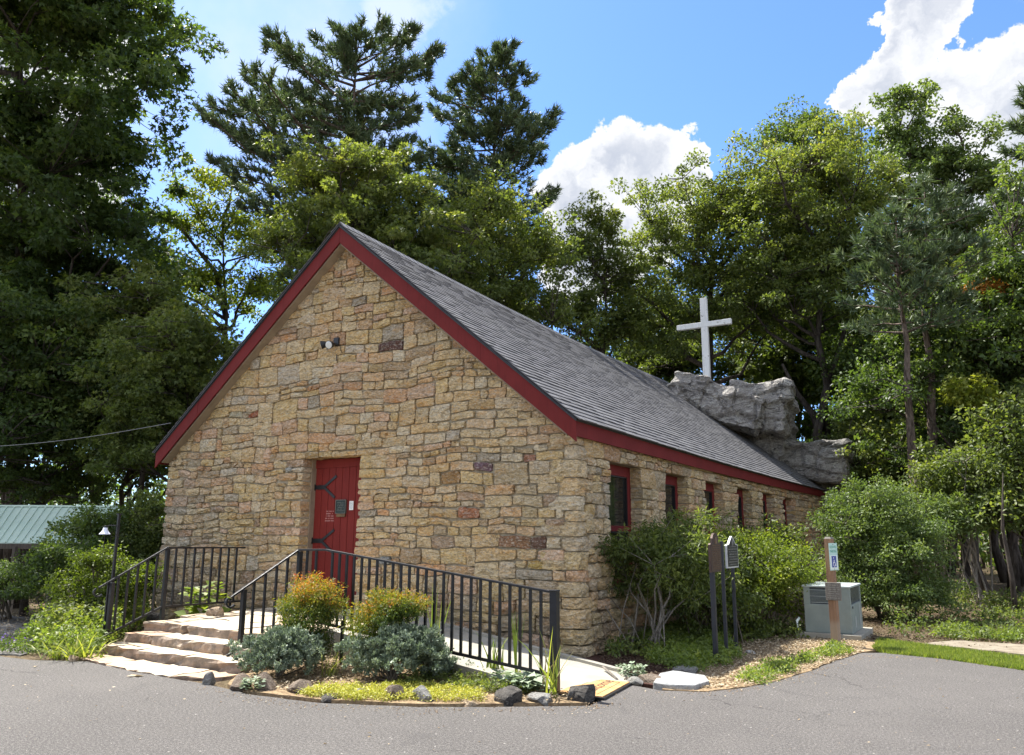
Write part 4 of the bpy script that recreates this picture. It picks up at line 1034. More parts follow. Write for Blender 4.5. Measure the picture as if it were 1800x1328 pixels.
# ================================================================== GARDEN LAMP
lamp = empty('garden_lamp', 'slim black garden lamp post with a small bell-shaped white shade', 'lamp post', None, (-6.06, -3.00, 0))
MB().bar((0, 0, -.03), (0, 0, 1.90), .034, .034, (1, 0, 0)).build('post', M_IRON, lamp, attr=False)
MB().box((-.028, -.028, 1.895), (.028, .028, 1.915)).build('cap', M_IRON, lamp, attr=False)
mb = MB(); mb.tube([(0, 0, 1.735), (-.10, -.07, 1.742), (-.15, -.10, 1.72)], .009, 6); mb.tube([(-.15, -.10, 1.72), (-.15, -.10, 1.30)], .004, 5); mb.build('bracket', M_IRON, lamp, attr=False)
MB().lathe([(.02, .10), (.03, .095), (.034, .07), (.05, .04), (.075, .01), (.085, 0), (.08, 0), (.045, .035), (.028, .07), (.02, .09)], (-.15, -.10, 1.61), k=12).build('shade', simple('pale_glass_shade', (.72, .76, .86), None, 5, .2), lamp, smooth=True, attr=False)
MB().lathe([(.022, 0), (.026, .02), (.02, .035), (.0, .04)], (-.15, -.10, 1.70), k=10).build('cap', M_IRON, lamp, attr=False)

# ================================================================== MARKERS AND SIGNS
M_BRONZE = simple('brown_bronze', (.085, .05, .035), (.055, .035, .028), 14, .5, 60, .3, .003, metal=.4)
M_BRZ2 = simple('raised_bronze_lettering', (.16, .10, .065), None, 10, .45, metal=.4)
M_POSTB = simple('blue_black_post_paint', (.011, .012, .017), (.018, .02, .027), 10, .5)
def plaque_outline(w, h, shoulder, crown_):
    """closed outline in (y, z): shoulders, scrolls and an arched crown"""
    pts = [(-w/2, 0), (w/2, 0), (w/2, shoulder)]
    pts += [(w*.47, shoulder+.015), (w*.38, shoulder+.02)]
    for k in range(9):
        t = math.pi*k/8; pts.append((math.cos(t)*w*.30, shoulder+.02+(h-shoulder-.02)*math.sin(t)**.8 if crown_ else shoulder+.02+(h-shoulder-.02)*(1-abs(math.cos(t))**1.3)))
    pts += [(-w*.38, shoulder+.02), (-w*.47, shoulder+.015), (-w/2, shoulder)]
    return pts
def marker(name, label, y0, y1, z0, z1, x, mface, mrim, mtext, posts, crown_, rows, seed, rimw=.02):
    yc = (y0+y1)/2; root = empty(name, label, 'plaque', None, (x, yc, 0)); w = y1-y0; h = z1-z0; o_ = plaque_outline(w, h, h*.70, crown_)
    mb = MB(); mb.prism([(-.015, a, z0+b) for a, b in o_], (.03, 0, 0)); pl = mb.build('plaque', mrim, root, attr=False)
    cy, cz = 0, h*.45; sx_, sz_ = 1-2*rimw/w, 1-2*rimw/h
    mb = MB(); mb.prism([(.012, a*sx_, z0+cz+(b-cz)*sz_) for a, b in o_], (.0055, 0, 0)); mb.build('face', mface, pl, attr=False)
    rr = np.random.default_rng(seed); mb = MB(); lettering(mb, (.0175, -w/2+.05, z0+.03), (0, 1, 0), (0, 0, 1), w-.10, h*.64, rows, rr, .003, (1, 0, 0), .5)
    mb.build('lettering', mtext, pl, attr=False)
    mb = MB(); mb.lathe([(.045, 0), (.05, .004), (.03, .007), (.001, .009)], (.0175, 0, z0+h*.80), (1, 0, 0), 14); mb.build('seal', mtext, pl, attr=False)
    for (py, w_, pz, px_) in posts: MB().bar((px_, py-yc, -.05), (px_, py-yc, pz), w_, w_, (1, 0, 0)).build('post', M_POSTB, root, attr=False, bevel=.004)
    return root
marker('historical_marker', 'brown bronze historical marker with arched top on a single dark post', .26, .74, 1.16, 1.67, 1.8, M_BRONZE, M_BRONZE, M_BRZ2, [(.49, .060, 1.30, -.045)], True, 13, 3, .014)
marker('historical_marker', 'black historical marker with silver rim standing on two black posts', 1.02, 1.58, 1.19, 1.63, 1.8, M_IRON, M_SILV, simple('dim_silver_lettering', (.15, .15, .14)), [(.98, .045, 1.56, -.045), (1.48, .045, 1.50, -.045)], False, 8, 4, .022)
bpy.data.objects['historical_marker.001'].location.x = 1.8
M_POSTW = None
def wood(name, a, b, sc=1):
    m_, g_ = material(name); v = g_.n('ShaderNodeTexCoord').outputs['Object']; n = g_.noise(g_.vm('MULTIPLY', v, (14*sc, 14*sc, 1.2*sc)), 2, 6, .65, dist=.4)
    c = g_.mix(g_.smooth(n, .35, .65), a, b); sep = g_.n('ShaderNodeSeparateXYZ'); g_.t.links.new(v, sep.inputs[0])
    c = g_.mix(g_.smooth(sep.outputs[2], .42, .30, 0, .6), c, (.30, .25, .19))
    principled(g_, Base_Color=c, Roughness=.8, Normal=bump(g_, n, .5, .006)); return m_
M_POSTW = wood('brown_stained_timber', (.27, .155, .09), (.19, .105, .06)); M_GREYW = wood('weathered_grey_board', (.20, .18, .155), (.13, .115, .10))
sg = empty('parking_sign_post', 'brown timber post carrying a pale green accessible-parking sign and a grey board', 'sign post', None, (2.82, 3.11, 0)); sg.rotation_euler.z = R(-13.7)
MB().box((-.055, -.055, -.05), (.055, .055, 1.60)).build('post', M_POSTW, sg, attr=False, bevel=.004)
mb = MB(); mb.hexa([(-.055, -.055, 1.60), (.055, -.055, 1.60), (.055, .055, 1.60), (-.055, .055, 1.60), (-.04, -.04, 1.63), (.04, -.04, 1.63), (.04, .04, 1.63), (-.04, .04, 1.63)]); mb.build('post_top', M_GREYW, sg, attr=False)
M_SGN = simple('pale_teal_sign_sheet', (.50, .72, .66), (.44, .66, .62), 9, .4); M_SGNW = simple('white_green_sign_sheet', (.74, .82, .78), None, 9, .4); M_BLUE = simple('blue_sign_print', (.012, .045, .30), None, 9, .4); M_GRN = simple('green_sign_print', (.05, .30, .22), None, 9, .4)
xs_ = .060; yA, yB, zA, zB = -.165, .135, 1.125, 1.535
b = MB().box((xs_, yA, zA), (xs_+.004, yB, zB)).build('sign_plate', M_SGN, sg, attr=False)
yc = (yA+yB)/2; zw = zA+.27
MB().box((xs_+.0042, yA+.012, zA+.012), (xs_+.0055, yB-.012, zw-.045)).build('lower_panel', M_SGNW, b, attr=False)
MB().box((xs_+.0057, yc-.085, zA+.045), (xs_+.0072, yc+.085, zw-.055)).build('blue_panel', M_BLUE, b, attr=False)
MF = frame((xs_+.0072, yc, zA+.09), (0, 1, 0), (0, 0, 1))
def sym(pts_, r_):
    mb = MB(); mb.tube([(xs_+.0078, yc+u, zA+.045+v) for u, v in pts_], r_, 6); return mb
mb = sym([(-.012, .115), (-.010, .070), (.025, .070), (.040, .030), (.052, .030)], .0065)
mb.tube([(xs_+.0078, yc-.010, zA+.045+.095), (xs_+.0078, yc+.020, zA+.045+.095)], .005, 6)
mb.lathe([(.011, 0), (.011, .002), (.001, .003)], (xs_+.0072, yc-.014, zA+.045+.140), (1, 0, 0), 12)
arc = [(math.cos(t)*.036-.002, .050+math.sin(t)*.036) for t in np.linspace(R(130), R(345), 12)]
mb.tube([(xs_+.0078, yc+u, zA+.045+v) for u, v in arc], .0055, 5); mb.build('wheelchair_symbol', simple('white_sign_print', (.85, .86, .86)), b, attr=False)
text_mesh('lettering', 'RESERVED', .056, M_GRN, b, frame((xs_+.0048, yc, zB-.06), (0, 1, 0), (0, 0, 1)), 0, .0006)
text_mesh('lettering', 'PARKING', .060, M_GRN, b, frame((xs_+.0048, yc, zB-.125), (0, 1, 0), (0, 0, 1)), 0, .0006)
for zz in (zA+.018, zB-.02): MB().lathe([(.008, 0), (.008, .004), (.001, .006)], (xs_+.004, yc, zz), (1, 0, 0), 8).build('bolt', M_BLACK, b, attr=False)
gb = MB().box((-.075, -.085, .68), (.165, -.062, .945)).build('grey_board', M_GREYW, sg, attr=False, bevel=.004); 
mb = MB(); lettering(mb, (-.05, -.0855, .70), (1, 0, 0), (0, 0, 1), .19, .22, 7, rl, .0012, xh=.42); mb.build('lettering', simple('faint_board_print', (.28, .26, .23)), gb, attr=False)
gb['label'] = 'weathered grey board with faint lettering'

# ================================================================== AIR CONDITIONER
M_AC = simple('grey_green_cabinet_paint', (.25, .29, .27), (.20, .235, .22), 3, .5, 60, .1, .002); M_ACL = simple('light_cabinet_trim', (.42, .47, .46), None, 4, .4); M_GRILLE = simple('dark_grille', (.045, .055, .07), None, 10, .5)
x0, x1, ya, yb, z0, z1 = 2.20, 2.93, 4.05, 5.22, .10, .84
ac = empty('air_conditioner', 'grey-green outdoor air conditioning unit on a concrete pad behind the sign post', 'air conditioner', None, (1.95, 4.6, 0)); o_ = np.array((1.95, 4.6, 0))
def acb(a, b, name, m_, bev=.006, par=ac): return MB().box(np.array(a)-o_, np.array(b)-o_).build(name, m_, par, attr=False, bevel=bev)
acb((x0-.15, ya-.12, -.04), (x1+.14, yb+.14, .085), 'pad', M_CONC)
body = acb((x0, ya, z0-.012), (x1, yb, .54), 'cabinet', M_AC)
acb((x0+.02, ya+.02, .54), (x1-.02, yb-.02, z1-.03), 'coil', M_GRILLE, .003); acb((x0-.015, ya-.015, z1-.03), (x1+.015, yb+.015, z1), 'top_cover', M_ACL)
for (cx_, cy_) in ((x1-.10, ya), (x1-.10, yb-.06), (x0, ya), (x0+.0, yb-.06)): acb((cx_, cy_, .54), (cx_+.10, cy_+.06, z1-.03), 'corner_post', M_AC, .003)
acb((x1-.24, ya-.004, z0), (x1-.004, ya+.01, z1-.03), 'access_panel', M_AC, .004); acb((x1-.004, ya+.02, z0+.03), (x1+.004, ya+.62, .52), 'access_panel', M_AC, .003)
for k in range(11):
    zz = .565+k*.020
    mb = MB(); mb.bar(np.array((x0+.10, ya+.012, zz))-o_, np.array((x1-.25, ya+.012, zz))-o_, .012, .007); mb.build('louvre', M_ACL if k % 5 == 0 else M_AC, ac, attr=False)
for k in range(9):
    u = ya+.09+k*.125; mb = MB(); mb.bar(np.array((x1-.012, u, .80))-o_, np.array((x1-.012, min(u+.22, yb-.08), .58))-o_, .012, .008); mb.build('louvre', M_AC, ac, attr=False)
MB().lathe([(.02, 0), (.02, .012), (.001, .014)], np.array((x1+.004, ya+.12, .50))-o_, (1, 0, 0), 8).build('latch', M_BLACK, ac, attr=False)
for (yy, za_, zb_) in ((ya+.38, .16, .34), (ya+.86, .17, .52)): acb((x1+.0045, yy, za_), (x1+.0065, yy+.05, zb_), 'label_sticker', M_SILV, .001)
mb = MB(); mb.tube([(.16, -.56, .30), (.14, -.64, .26), (.14, -.65, .16), (.16, -.60, .12)], .022, 7); mb.build('drain_pipe', M_SGNW, ac, attr=False, smooth=True)

# ================================================================== PICNIC SHELTER, WIRE
M_GROOF = simple('pale_green_metal_roof', (.56, .68, .58), (.47, .60, .50), 1.2, .4, 30, .1, .004, spec=.6); M_TIMB = wood('dark_shelter_timber', (.05, .04, .03), (.09, .07, .055))
sh = empty('picnic_shelter', 'open shelter with pale green ribbed metal roof at the far left', 'shelter', None, tuple(at(60, 925, 24)*np.array((1, 1, 0)))); so_ = np.array(sh.location)
rA, rB, eA, eB = at(-260, 880, 25), at(204, 901, 25), at(-300, 951, 22.6), at(158, 957, 22.6)
rz_, ez_ = (rA[2]+rB[2])/2, (eA[2]+eB[2])/2
for v_ in (rA, rB): v_[2] = rz_
for v_ in (eA, eB): v_[2] = ez_
n_ = unit(np.cross(rB-rA, eA-rA)); n_ = n_ if n_[2] > 0 else -n_
rA, rB, eA, eB = rA-so_, rB-so_, eA-so_, eB-so_
bA, bB = rA*2-eA, rB*2-eB; bA[2] = bB[2] = ez_
mb = MB(); mb.prism([rA, rB, eB, eA], -n_*.03); mb.build('roof', M_GROOF, sh, attr=False); mb = MB(); mb.prism([rA, rB, bB, bA], (0, 0, -.03)); mb.build('roof', M_GROOF, sh, attr=False)
nr_ = 34
for k in range(nr_+1):
    t = k/nr_; mb = MB(); mb.bar(rA*(1-t)+rB*t+n_*.015, eA*(1-t)+eB*t+n_*.015, .035, .035, n_); mb.build('roof_rib', M_GROOF, sh, attr=False)
mb = MB(); mb.bar(rA+(0, 0, .02), rB+(0, 0, .02), .16, .05); mb.build('ridge_cap', M_GROOF, sh, attr=False)
mb = MB(); mb.bar(eA-(0, 0, .10), eB-(0, 0, .10), .05, .14); mb.build('eave_beam', M_TIMB, sh, attr=False)
for t in (.1, .42, .72, .97):
    for (p, q_) in ((eA, eB), (bA, bB)):
        b = p*(1-t)+q_*t; MB().bar((b[0], b[1], -1.5), (b[0], b[1], b[2]-.1), .14, .14, (1, 0, 0)).build('post', M_TIMB, sh, attr=False)
wa, wb = at(-60, 788, 24), at(300, 744, 21); mb = MB()
mb.tube([wa*(1-t)+wb*t-np.array((0, 0, .12*math.sin(math.pi*t))) for t in np.linspace(0, 1, 14)], .007, 5)
w = mb.build('overhead_wire', simple('grey_cable', (.30, .30, .31)), attr=False, smooth=True); meta(w, 'thin overhead cable running from the left woods behind the chapel', 'cable')

# ================================================================== EDGING STONES
def stone_thing(name, label, px, py, wpx, hpx, mkey, seed, box=.5, group='stones edging the planting bed', dz=-.02, deep=.8, cat='stone', rot=0., peak=0.):
    c = gnd(px, py); dep = (c-CAM)@FW; w = wpx*dep/F/2*(1.25 if mkey == 'brown' else 1.05); h = hpx*dep/F*(.86 if mkey == 'brown' else .66)
    bm = bmesh.new(); bmesh.ops.create_icosphere(bm, subdivisions=3, radius=1); rn = Vector((seed*1.7, seed*.9, seed*2.3))
    pr_ = random.Random(seed*7); planes = [(Vector((pr_.gauss(0, 1), pr_.gauss(0, 1), pr_.gauss(.2, .8))).normalized(), pr_.uniform(.62, .9)) for _ in range(11)]
    for v in bm.verts:
        p = v.co; k = 1/max(abs(p.x), abs(p.y), abs(p.z)); p2 = p*(1-box)+p*k*box
        # chiselled facets
        n = mnoise.noise(p*1.1+rn)*.30+mnoise.noise(p*2.6+rn)*.14+mnoise.noise(p*6+rn)*.07
        p2 = p2*(1+n*.7); p2.z += peak*max(0, 1-abs(p2.x-.25)*1.2)*(1 if p2.z > 0 else 0)
        for (pn, pd) in planes:
            e_ = p2.dot(pn)-pd
            if e_ > 0: p2 = p2-pn*e_*.96
        v.co = Vector((p2.x*w, p2.y*w*deep, p2.z*h+h*.55+dz))
    me = bpy.data.meshes.new(name); bm.to_mesh(me); bm.free(); me.materials.append(M_ROCKS[mkey])
    o = link(name, me); o.location = (c[0], c[1]+w*deep*.7, 0); o.rotation_euler.z = R(-30+rot); return meta(o, label, cat, group)
ES = [(360, 1203, 24, 26, 'grey', 'small upright pale grey stone at the corner of the flagstones', .3, 1.0, 0), (410, 1214, 44, 20, 'brown', 'brown pointed edging stone next to the pale upright one', .4, .8, .3),
      (454, 1216, 42, 22, 'brown', 'brown triangular edging stone in front of the first juniper', .4, .8, .4), (515, 1220, 46, 22, 'brown', 'rounded brown edging stone with a dark face under the first juniper', .4, .8, 0),
      (570, 1231, 52, 13, 'dark', 'flat dark edging stone lying against the asphalt', .5, .7, 0), (627, 1224, 40, 17, 'grey', 'pale grey edging stone half covered by yellow ground cover', .3, .7, 0),
      (689, 1231, 38, 21, 'brown', 'dark brown wedge-shaped edging stone beside the squared block', .55, .8, 0), (735, 1234, 58, 30, 'grey', 'large squared grey edging block, biggest of the row', .85, .55, 0),
      (812, 1237, 84, 10, 'tan', 'long flat buff edging stone between grey block and dark boulder', .6, .4, 0), (884, 1238, 56, 32, 'dark', 'big dark rounded edging boulder in front of the pale-leaved plant', .35, .8, .1),
      (940, 1236, 58, 20, 'grey', 'low mottled grey edging stone beneath the pale-leaved plant', .5, .7, 0), (1012, 1234, 56, 30, 'dark', 'dark pointed edging stone beside the doormat', .45, .8, .75)]
for k, (px, py, w_, h_, mk, lb_, bx_, dp_, pk) in enumerate(ES): stone_thing('edging_stone', lb_, px, py, w_, h_, mk, k+3, bx_, deep=dp_, rot=(k*37) % 24-12, peak=pk)
stone_thing('loose_stone', 'small buff stone resting on the landing by the left railing', 412, 1090, 28, 16, 'tan', 40, .6, None, cat='stone'); bpy.data.objects['loose_stone'].location = (-5.58, -1.55, .375)
stone_thing('loose_stone', 'brownish stone lying between mat and whitish slab', 1138, 1201, 50, 14, 'brown', 41, .5, None); stone_thing('loose_stone', 'grey flat stone just right of the doormat', 1112, 1203, 40, 13, 'grey', 42, .6, None)
stone_thing('loose_stone', 'grey stone at the edge of the mulch behind the whitish slab', 1200, 1184, 56, 14, 'grey', 43, .5, None); stone_thing('loose_stone', 'small whitish stone in the grass behind the black marker', 1318, 1150, 24, 7, 'white', 44, .5, None)
stone_thing('loose_stone', 'rounded tan stone at the foot of the weeds left of the steps', 122, 1163, 22, 14, 'tan', 45, .3, None); stone_thing('loose_stone', 'dark rock under the left railing beside the steps', 262, 1102, 40, 26, 'dark', 46, .4, None)
sq = [gnd(*p) for p in ((1148, 1209), (1160, 1192), (1184, 1187), (1240, 1196), (1247, 1206), (1222, 1214), (1182, 1213))]
me_b = MB(); me_b.prism([(p[0], p[1], -.03) for p in sq], (0, 0, .085)); sb_ = me_b.build('stone_slab', M_ROCKS['white'], attr=False, bevel=.012); meta(sb_, 'broad flat whitish stone slab at the edge of the asphalt', 'stone slab')

# ================================================================== TREES
def gz(p): return (p[0], p[1], height(p[0], p[1])-.1)
def tree_px(name, label, bpx, dep, tpy, lobes, n, per, cr, size, mk, seed, tpx=None, **kw):
    b = at(bpx, 938, dep); base = gz(b); t = at(tpx or bpx, tpy, dep)
    return tree(name, label, base, t, [lobe(l[0], l[1], l[4] if len(l) > 4 else dep, l[2], l[3]) for l in lobes], n, per, cr, size, LM[mk], seed, **kw)
def pine(name, label, bpx, dep, tpx, tpy, env, seed, dens=1., r0=.24, z0=4.5, group='pines behind the chapel'):
    """env: list of (py, left px reach, right px reach)"""
    rng = np.random.default_rng(seed); base = np.array(gz(at(bpx, 938, dep))); top = at(tpx, tpy, dep)-base; root = empty(name, label, 'tree', group, tuple(base)); sc = dep/F
    H = top[2]; T = [top*(j/9)+np.array((*rng.normal(size=2)*.06, 0))*(0 < j < 9) for j in range(10)]
    mb = MB(); mb.tube(T, [r0*(1.2 if j == 0 else 1)*(1-.93*j/9) for j in range(10)], 8); TC = []; TD = []
    zs = np.array([(at(tpx, e[0], dep)-base)[2] for e in env])[::-1]; el = np.array([e[1] for e in env])[::-1]*sc; er = np.array([e[2] for e in env])[::-1]*sc
    rgt = np.array((RT[0], RT[1])); rgt /= np.linalg.norm(rgt); fwd = np.array((-rgt[1], rgt[0]))
    z = z0
    while z < H-.15:
        nb = rng.integers(3, 6)
        for k in range(nb):
            a = rng.uniform(0, 2*math.pi); c_, s_ = math.cos(a), math.sin(a)
            ln = np.interp(z, zs, er if c_ > 0 else el); ln = ln*1.12*(abs(c_)**.4*.75+.25)*rng.uniform(.62, 1.10)+.25
            if z < zs[0]: ln *= .8
            d = rgt*c_+fwd*s_; b0 = top*(z/H); rise = rng.uniform(.05, .42)*ln if z > H*.6 else rng.uniform(-.08, .28)*ln
            pts = [b0+np.array((*(d*ln*t), rise*t*t+.10*ln*math.sin(t*2.6)*rng.uniform(.3, 1))) for t in np.linspace(0, 1, 5)]
            mb.tube(pts, [max(.012, .014*ln+.012)*(1-.8*t) for t in np.linspace(0, 1, 5)], 5, cap=False)
            nt = int((5+ln*10)*dens)
            for q in range(nt):
                t = 1-rng.random()**1.5*.72; i = min(3, int(t*4)); f = t*4-i; p = pts[i]*(1-f)+pts[i+1]*f
                lat = rng.normal()*.30*(1.25-t)*ln**.6; off_ = np.array((-d[1]*lat, d[0]*lat, rng.normal()*.08+abs(lat)*.12)); tp = p+off_
                if q % 3 == 0: mb.tube([p, tp], [.008, .004], 3, cap=False)
                TC.append(tp); TD.append(unit(np.array((*(d*.6), .65))+np.array((*off_[:2], 0))*.7))
        z += rng.uniform(.22, .40)*(1 if z > H*.4 else 1.3)
    for q in range(10): TC.append(top+rng.normal(size=3)*.1); TD.append(np.array((0, 0, 1.)))
    mb.build('trunk', M_BARKP, root, smooth=True, attr=False, fix=False)
    TC, TD = np.array(TC), np.array(TD); k = 14; n = len(TC); idx = np.repeat(np.arange(n), k)
    A = unit(TD[idx]*.75+rng.normal(size=(n*k, 3))*.55); L_ = rng.uniform(.18, .30, n*k)
    P = TC[idx]+TD[idx]*rng.uniform(-.10, .12, (n*k, 1)); t = np.clip((rng.random(n)*.8)[idx]+rng.normal(size=n*k)*.12, 0, 1)
    leaves('needles', P, A, rng.normal(size=A.shape), L_*1.15, t, LM['pine'], 'needle', root)
    return root

# big dark sweetgum at the left
tree_px('sweetgum_tree', 'huge dark sweetgum filling the upper left corner of the picture', 40, 34, -160,
        [(60, 60, 240, 190), (225, 120, 125, 120), (170, 270, 150, 120), (20, 300, 230, 180), (100, 470, 200, 150), (195, 400, 100, 90), (100, -60, 200, 130), (255, 30, 70, 80), (60, 580, 160, 130), (120, 620, 140, 110)],
        700, 125, .92, .26, 'dark', 101, tm='star', r0=.38, nprim=26, twig=.022, inner=.25)
tree_px('hardwood_tree', 'slender yellow-green tree with a forked trunk between dark sweetgum and pine', 400, 40, 300,
        [(375, 330, 60, 48), (320, 400, 66, 55), (430, 420, 80, 60), (340, 500, 90, 50), (470, 520, 90, 60), (290, 470, 50, 60)], 200, 85, .70, .19, 'yellow', 102, tm='rhomb', r0=.21, nprim=16, tpx=392,
        splits=[[at(398, 560, 40), at(380, 480, 40), at(340, 430, 40), at(318, 400, 40)]], twig=.02, bark=M_BARK, inner=.3)
pine('pine_tree', 'tall pine with a broad irregular crown, left of the two pines', 590, 33, 628, 64,
     [(60, 16, 16), (90, 50, 60), (120, 80, 110), (150, 125, 120), (190, 160, 125), (235, 150, 120), (265, 200, 110), (300, 245, 110), (340, 245, 120), (400, 190, 120), (470, 120, 110)], 103, 1.5, .28)
pine('pine_tree', 'taller pointed pine right of the broad-crowned pine', 850, 38, 872, 84,
     [(84, 8, 8), (120, 30, 40), (150, 70, 52), (200, 95, 66), (250, 90, 95), (300, 105, 125), (350, 100, 125), (420, 110, 110), (480, 110, 105), (540, 110, 90)], 104, 1.35, .26)
tree_px('sweetgum_tree', 'bright-tipped sweetgum standing in front of the broad-crowned pine', 610, 27, 250,
        [(640, 290, 66, 50), (560, 320, 75, 60), (700, 350, 80, 60), (600, 410, 120, 60), (720, 430, 110, 70), (500, 440, 60, 50), (650, 500, 160, 60)], 420, 110, .52, .14, 'mid', 105, tm='star', r0=.2, nprim=20, bias=.15)
tree_px('hardwood_tree', 'rounded hardwood with yellowish tips in front of the pointed pine', 860, 30, 330,
        [(870, 370, 85, 60), (800, 440, 90, 60), (930, 440, 85, 70), (850, 520, 130, 60), (950, 560, 80, 60)], 300, 105, .55, .14, 'mid', 106, tm='rhomb', r0=.18, nprim=16, bias=.1)
tree_px('hardwood_tree', 'dark hardwood filling the gap between pointed pine and the big oak', 1060, 35, 360,
        [(1055, 400, 52, 55), (1020, 450, 60, 60), (1075, 500, 70, 60), (1010, 560, 90, 60), (1090, 590, 60, 60)], 200, 100, .6, .15, 'mid', 107, tm='star', r0=.16, nprim=14)
tree_px('oak_tree', 'broad domed oak behind the white cross', 1245, 36, 300,
        [(1250, 385, 130, 80), (1180, 440, 95, 80), (1330, 380, 110, 95), (1140, 520, 80, 70), (1260, 500, 130, 80), (1200, 590, 120, 60), (1330, 560, 100, 80), (1150, 620, 70, 40)], 520, 120, .62, .15, 'mid', 108, tm='rhomb', r0=.3, nprim=26, bias=.12)
tree_px('oak_tree', 'large oak with a forked dark trunk right of the cross', 1440, 33, 250,
        [(1430, 310, 110, 80), (1510, 370, 85, 80), (1380, 400, 100, 80), (1460, 470, 130, 80), (1380, 530, 110, 60), (1530, 480, 60, 60)], 430, 120, .6, .15, 'mid', 109, tm='rhomb', r0=.26, nprim=22, bias=.12,
        splits=[[at(1455, 800, 33), at(1448, 700, 33), at(1470, 630, 33), at(1490, 560, 33)], [at(1455, 800, 33), at(1430, 730, 33), at(1400, 690, 33), at(1375, 640, 33)]])
tree_px('hardwood_tree', 'grey-green hardwood top rising behind the two oaks', 1415, 48, 190,
        [(1420, 235, 82, 48), (1370, 250, 50, 50), (1470, 270, 60, 60), (1420, 330, 110, 60)], 190, 90, .75, .19, 'dark', 110, tm='rhomb', r0=.25, nprim=14, bias=.25)
tree_px('tulip_tree', 'tall light green tulip tree left of the group at the upper right', 1600, 38, 140,
        [(1600, 190, 45, 48), (1570, 260, 50, 55), (1630, 280, 60, 60), (1590, 360, 66, 60), (1640, 430, 70, 60), (1560, 420, 50, 50)], 260, 75, .55, .16, 'pale', 111, tm='wide', r0=.2, nprim=18, bias=.12, inner=.2)
tree_px('tulip_tree', 'second light green tulip tree with a pointed top near the right edge', 1690, 36, 160,
        [(1680, 215, 34, 50), (1735, 240, 26, 45), (1670, 300, 56, 50), (1730, 330, 50, 60), (1690, 400, 66, 60), (1720, 480, 60, 60)], 230, 70, .5, .15, 'pale', 112, tm='wide', r0=.17, nprim=16, bias=.1, inner=.2)
tree_px('hardwood_tree', 'dense dark tree with an orange-tinged branch at the right edge', 1770, 25, 260,
        [(1790, 320, 50, 70), (1770, 420, 70, 60), (1735, 540, 60, 60), (1800, 540, 90, 80), (1765, 660, 70, 60), (1810, 680, 90, 80)], 190, 85, .5, .13, 'dark', 113, tm='rhomb', r0=.16, nprim=16, bias=.15)
pine('pine_tree', 'bare-stemmed pine with thin trunk right of the boulder', 1612, 23, 1575, 380,
     [(380, 30, 30), (450, 60, 50), (520, 90, 80), (600, 110, 90), (660, 70, 60)], 114, .5, .19, 7.6, 'pines right of the boulder')
pine('pine_tree', 'dark twin pine close beside the bare-stemmed pine', 1640, 24, 1625, 330,
     [(330, 30, 30), (400, 60, 60), (480, 80, 80), (560, 90, 90), (640, 60, 60)], 115, .5, .21, 8.0, 'pines right of the boulder')
pine('pine_tree', 'pine reaching into the frame from the far right edge', 1850, 27, 1850, 150,
     [(150, 20, 20), (220, 50, 50), (320, 70, 60), (420, 80, 80), (520, 85, 80), (640, 80, 80)], 116, .8, .2, 6.0, 'pines right of the boulder')
# orange spray of leaves on that dark tree
_rg = np.random.default_rng(9); _t = bpy.data.objects['hardwood_tree.004']; _b = np.array(_t.location)
_C = np.array([at(_rg.uniform(1702, 1768), _rg.uniform(496, 512), 24.6) for _ in range(14)])-_b
P, A, N, sz, t_ = clump_leaves(_C, .3, 45, .13, _rg, ctint=_rg.random(14)*.6); o = leaves('orange_branch', P, A, N, sz, t_, LM['orange'], 'rhomb', _t); o['label'] = 'orange autumn leaves'
_C = np.array([at(_rg.normal(1700, 28), _rg.normal(690, 14), 22) for _ in range(26)])-_b
P, A, N, sz, t_ = clump_leaves(_C, .34, 45, .13, _rg, ctint=.5+_rg.random(26)*.5); o = leaves('bright_branch', P, A, N, sz, t_, LM['yellow'], 'star', _t); o['label'] = 'bright yellow-green maple branch'
# understorey trees: two models copied about
uA = tree_px('understorey_tree', 'bushy understorey tree behind the left eave of the chapel', 330, 27, 560, [(330, 620, 100, 70), (270, 700, 100, 70), (380, 700, 90, 70), (300, 790, 120, 70), (400, 790, 80, 60)], 330, 110, .55, .14, 'mid', 120, tm='star', r0=.13, nprim=18, bias=-.05, zmin=.8)
uB = tree_px('understorey_tree', 'sparse understorey tree right of the boulder', 1590, 27, 700, [(1590, 770, 70, 50), (1540, 830, 60, 55), (1650, 840, 80, 55), (1600, 900, 100, 45)], 230, 70, .5, .13, 'mid', 121, tm='rhomb', r0=.09, nprim=10, bias=-.05, zmin=2.0)
uC = tree_px('understorey_tree', 'dark understorey tree in the shade at the far left', 60, 30, 640, [(60, 700, 110, 70), (-30, 780, 100, 70), (150, 780, 110, 70), (60, 860, 120, 50)], 300, 110, .55, .14, 'dark', 122, tm='rhomb', r0=.14, nprim=14, zmin=1.8)
GU = 'understorey trees at the edge of the woods'
for o in (uA, uB, uC): o['group'] = GU
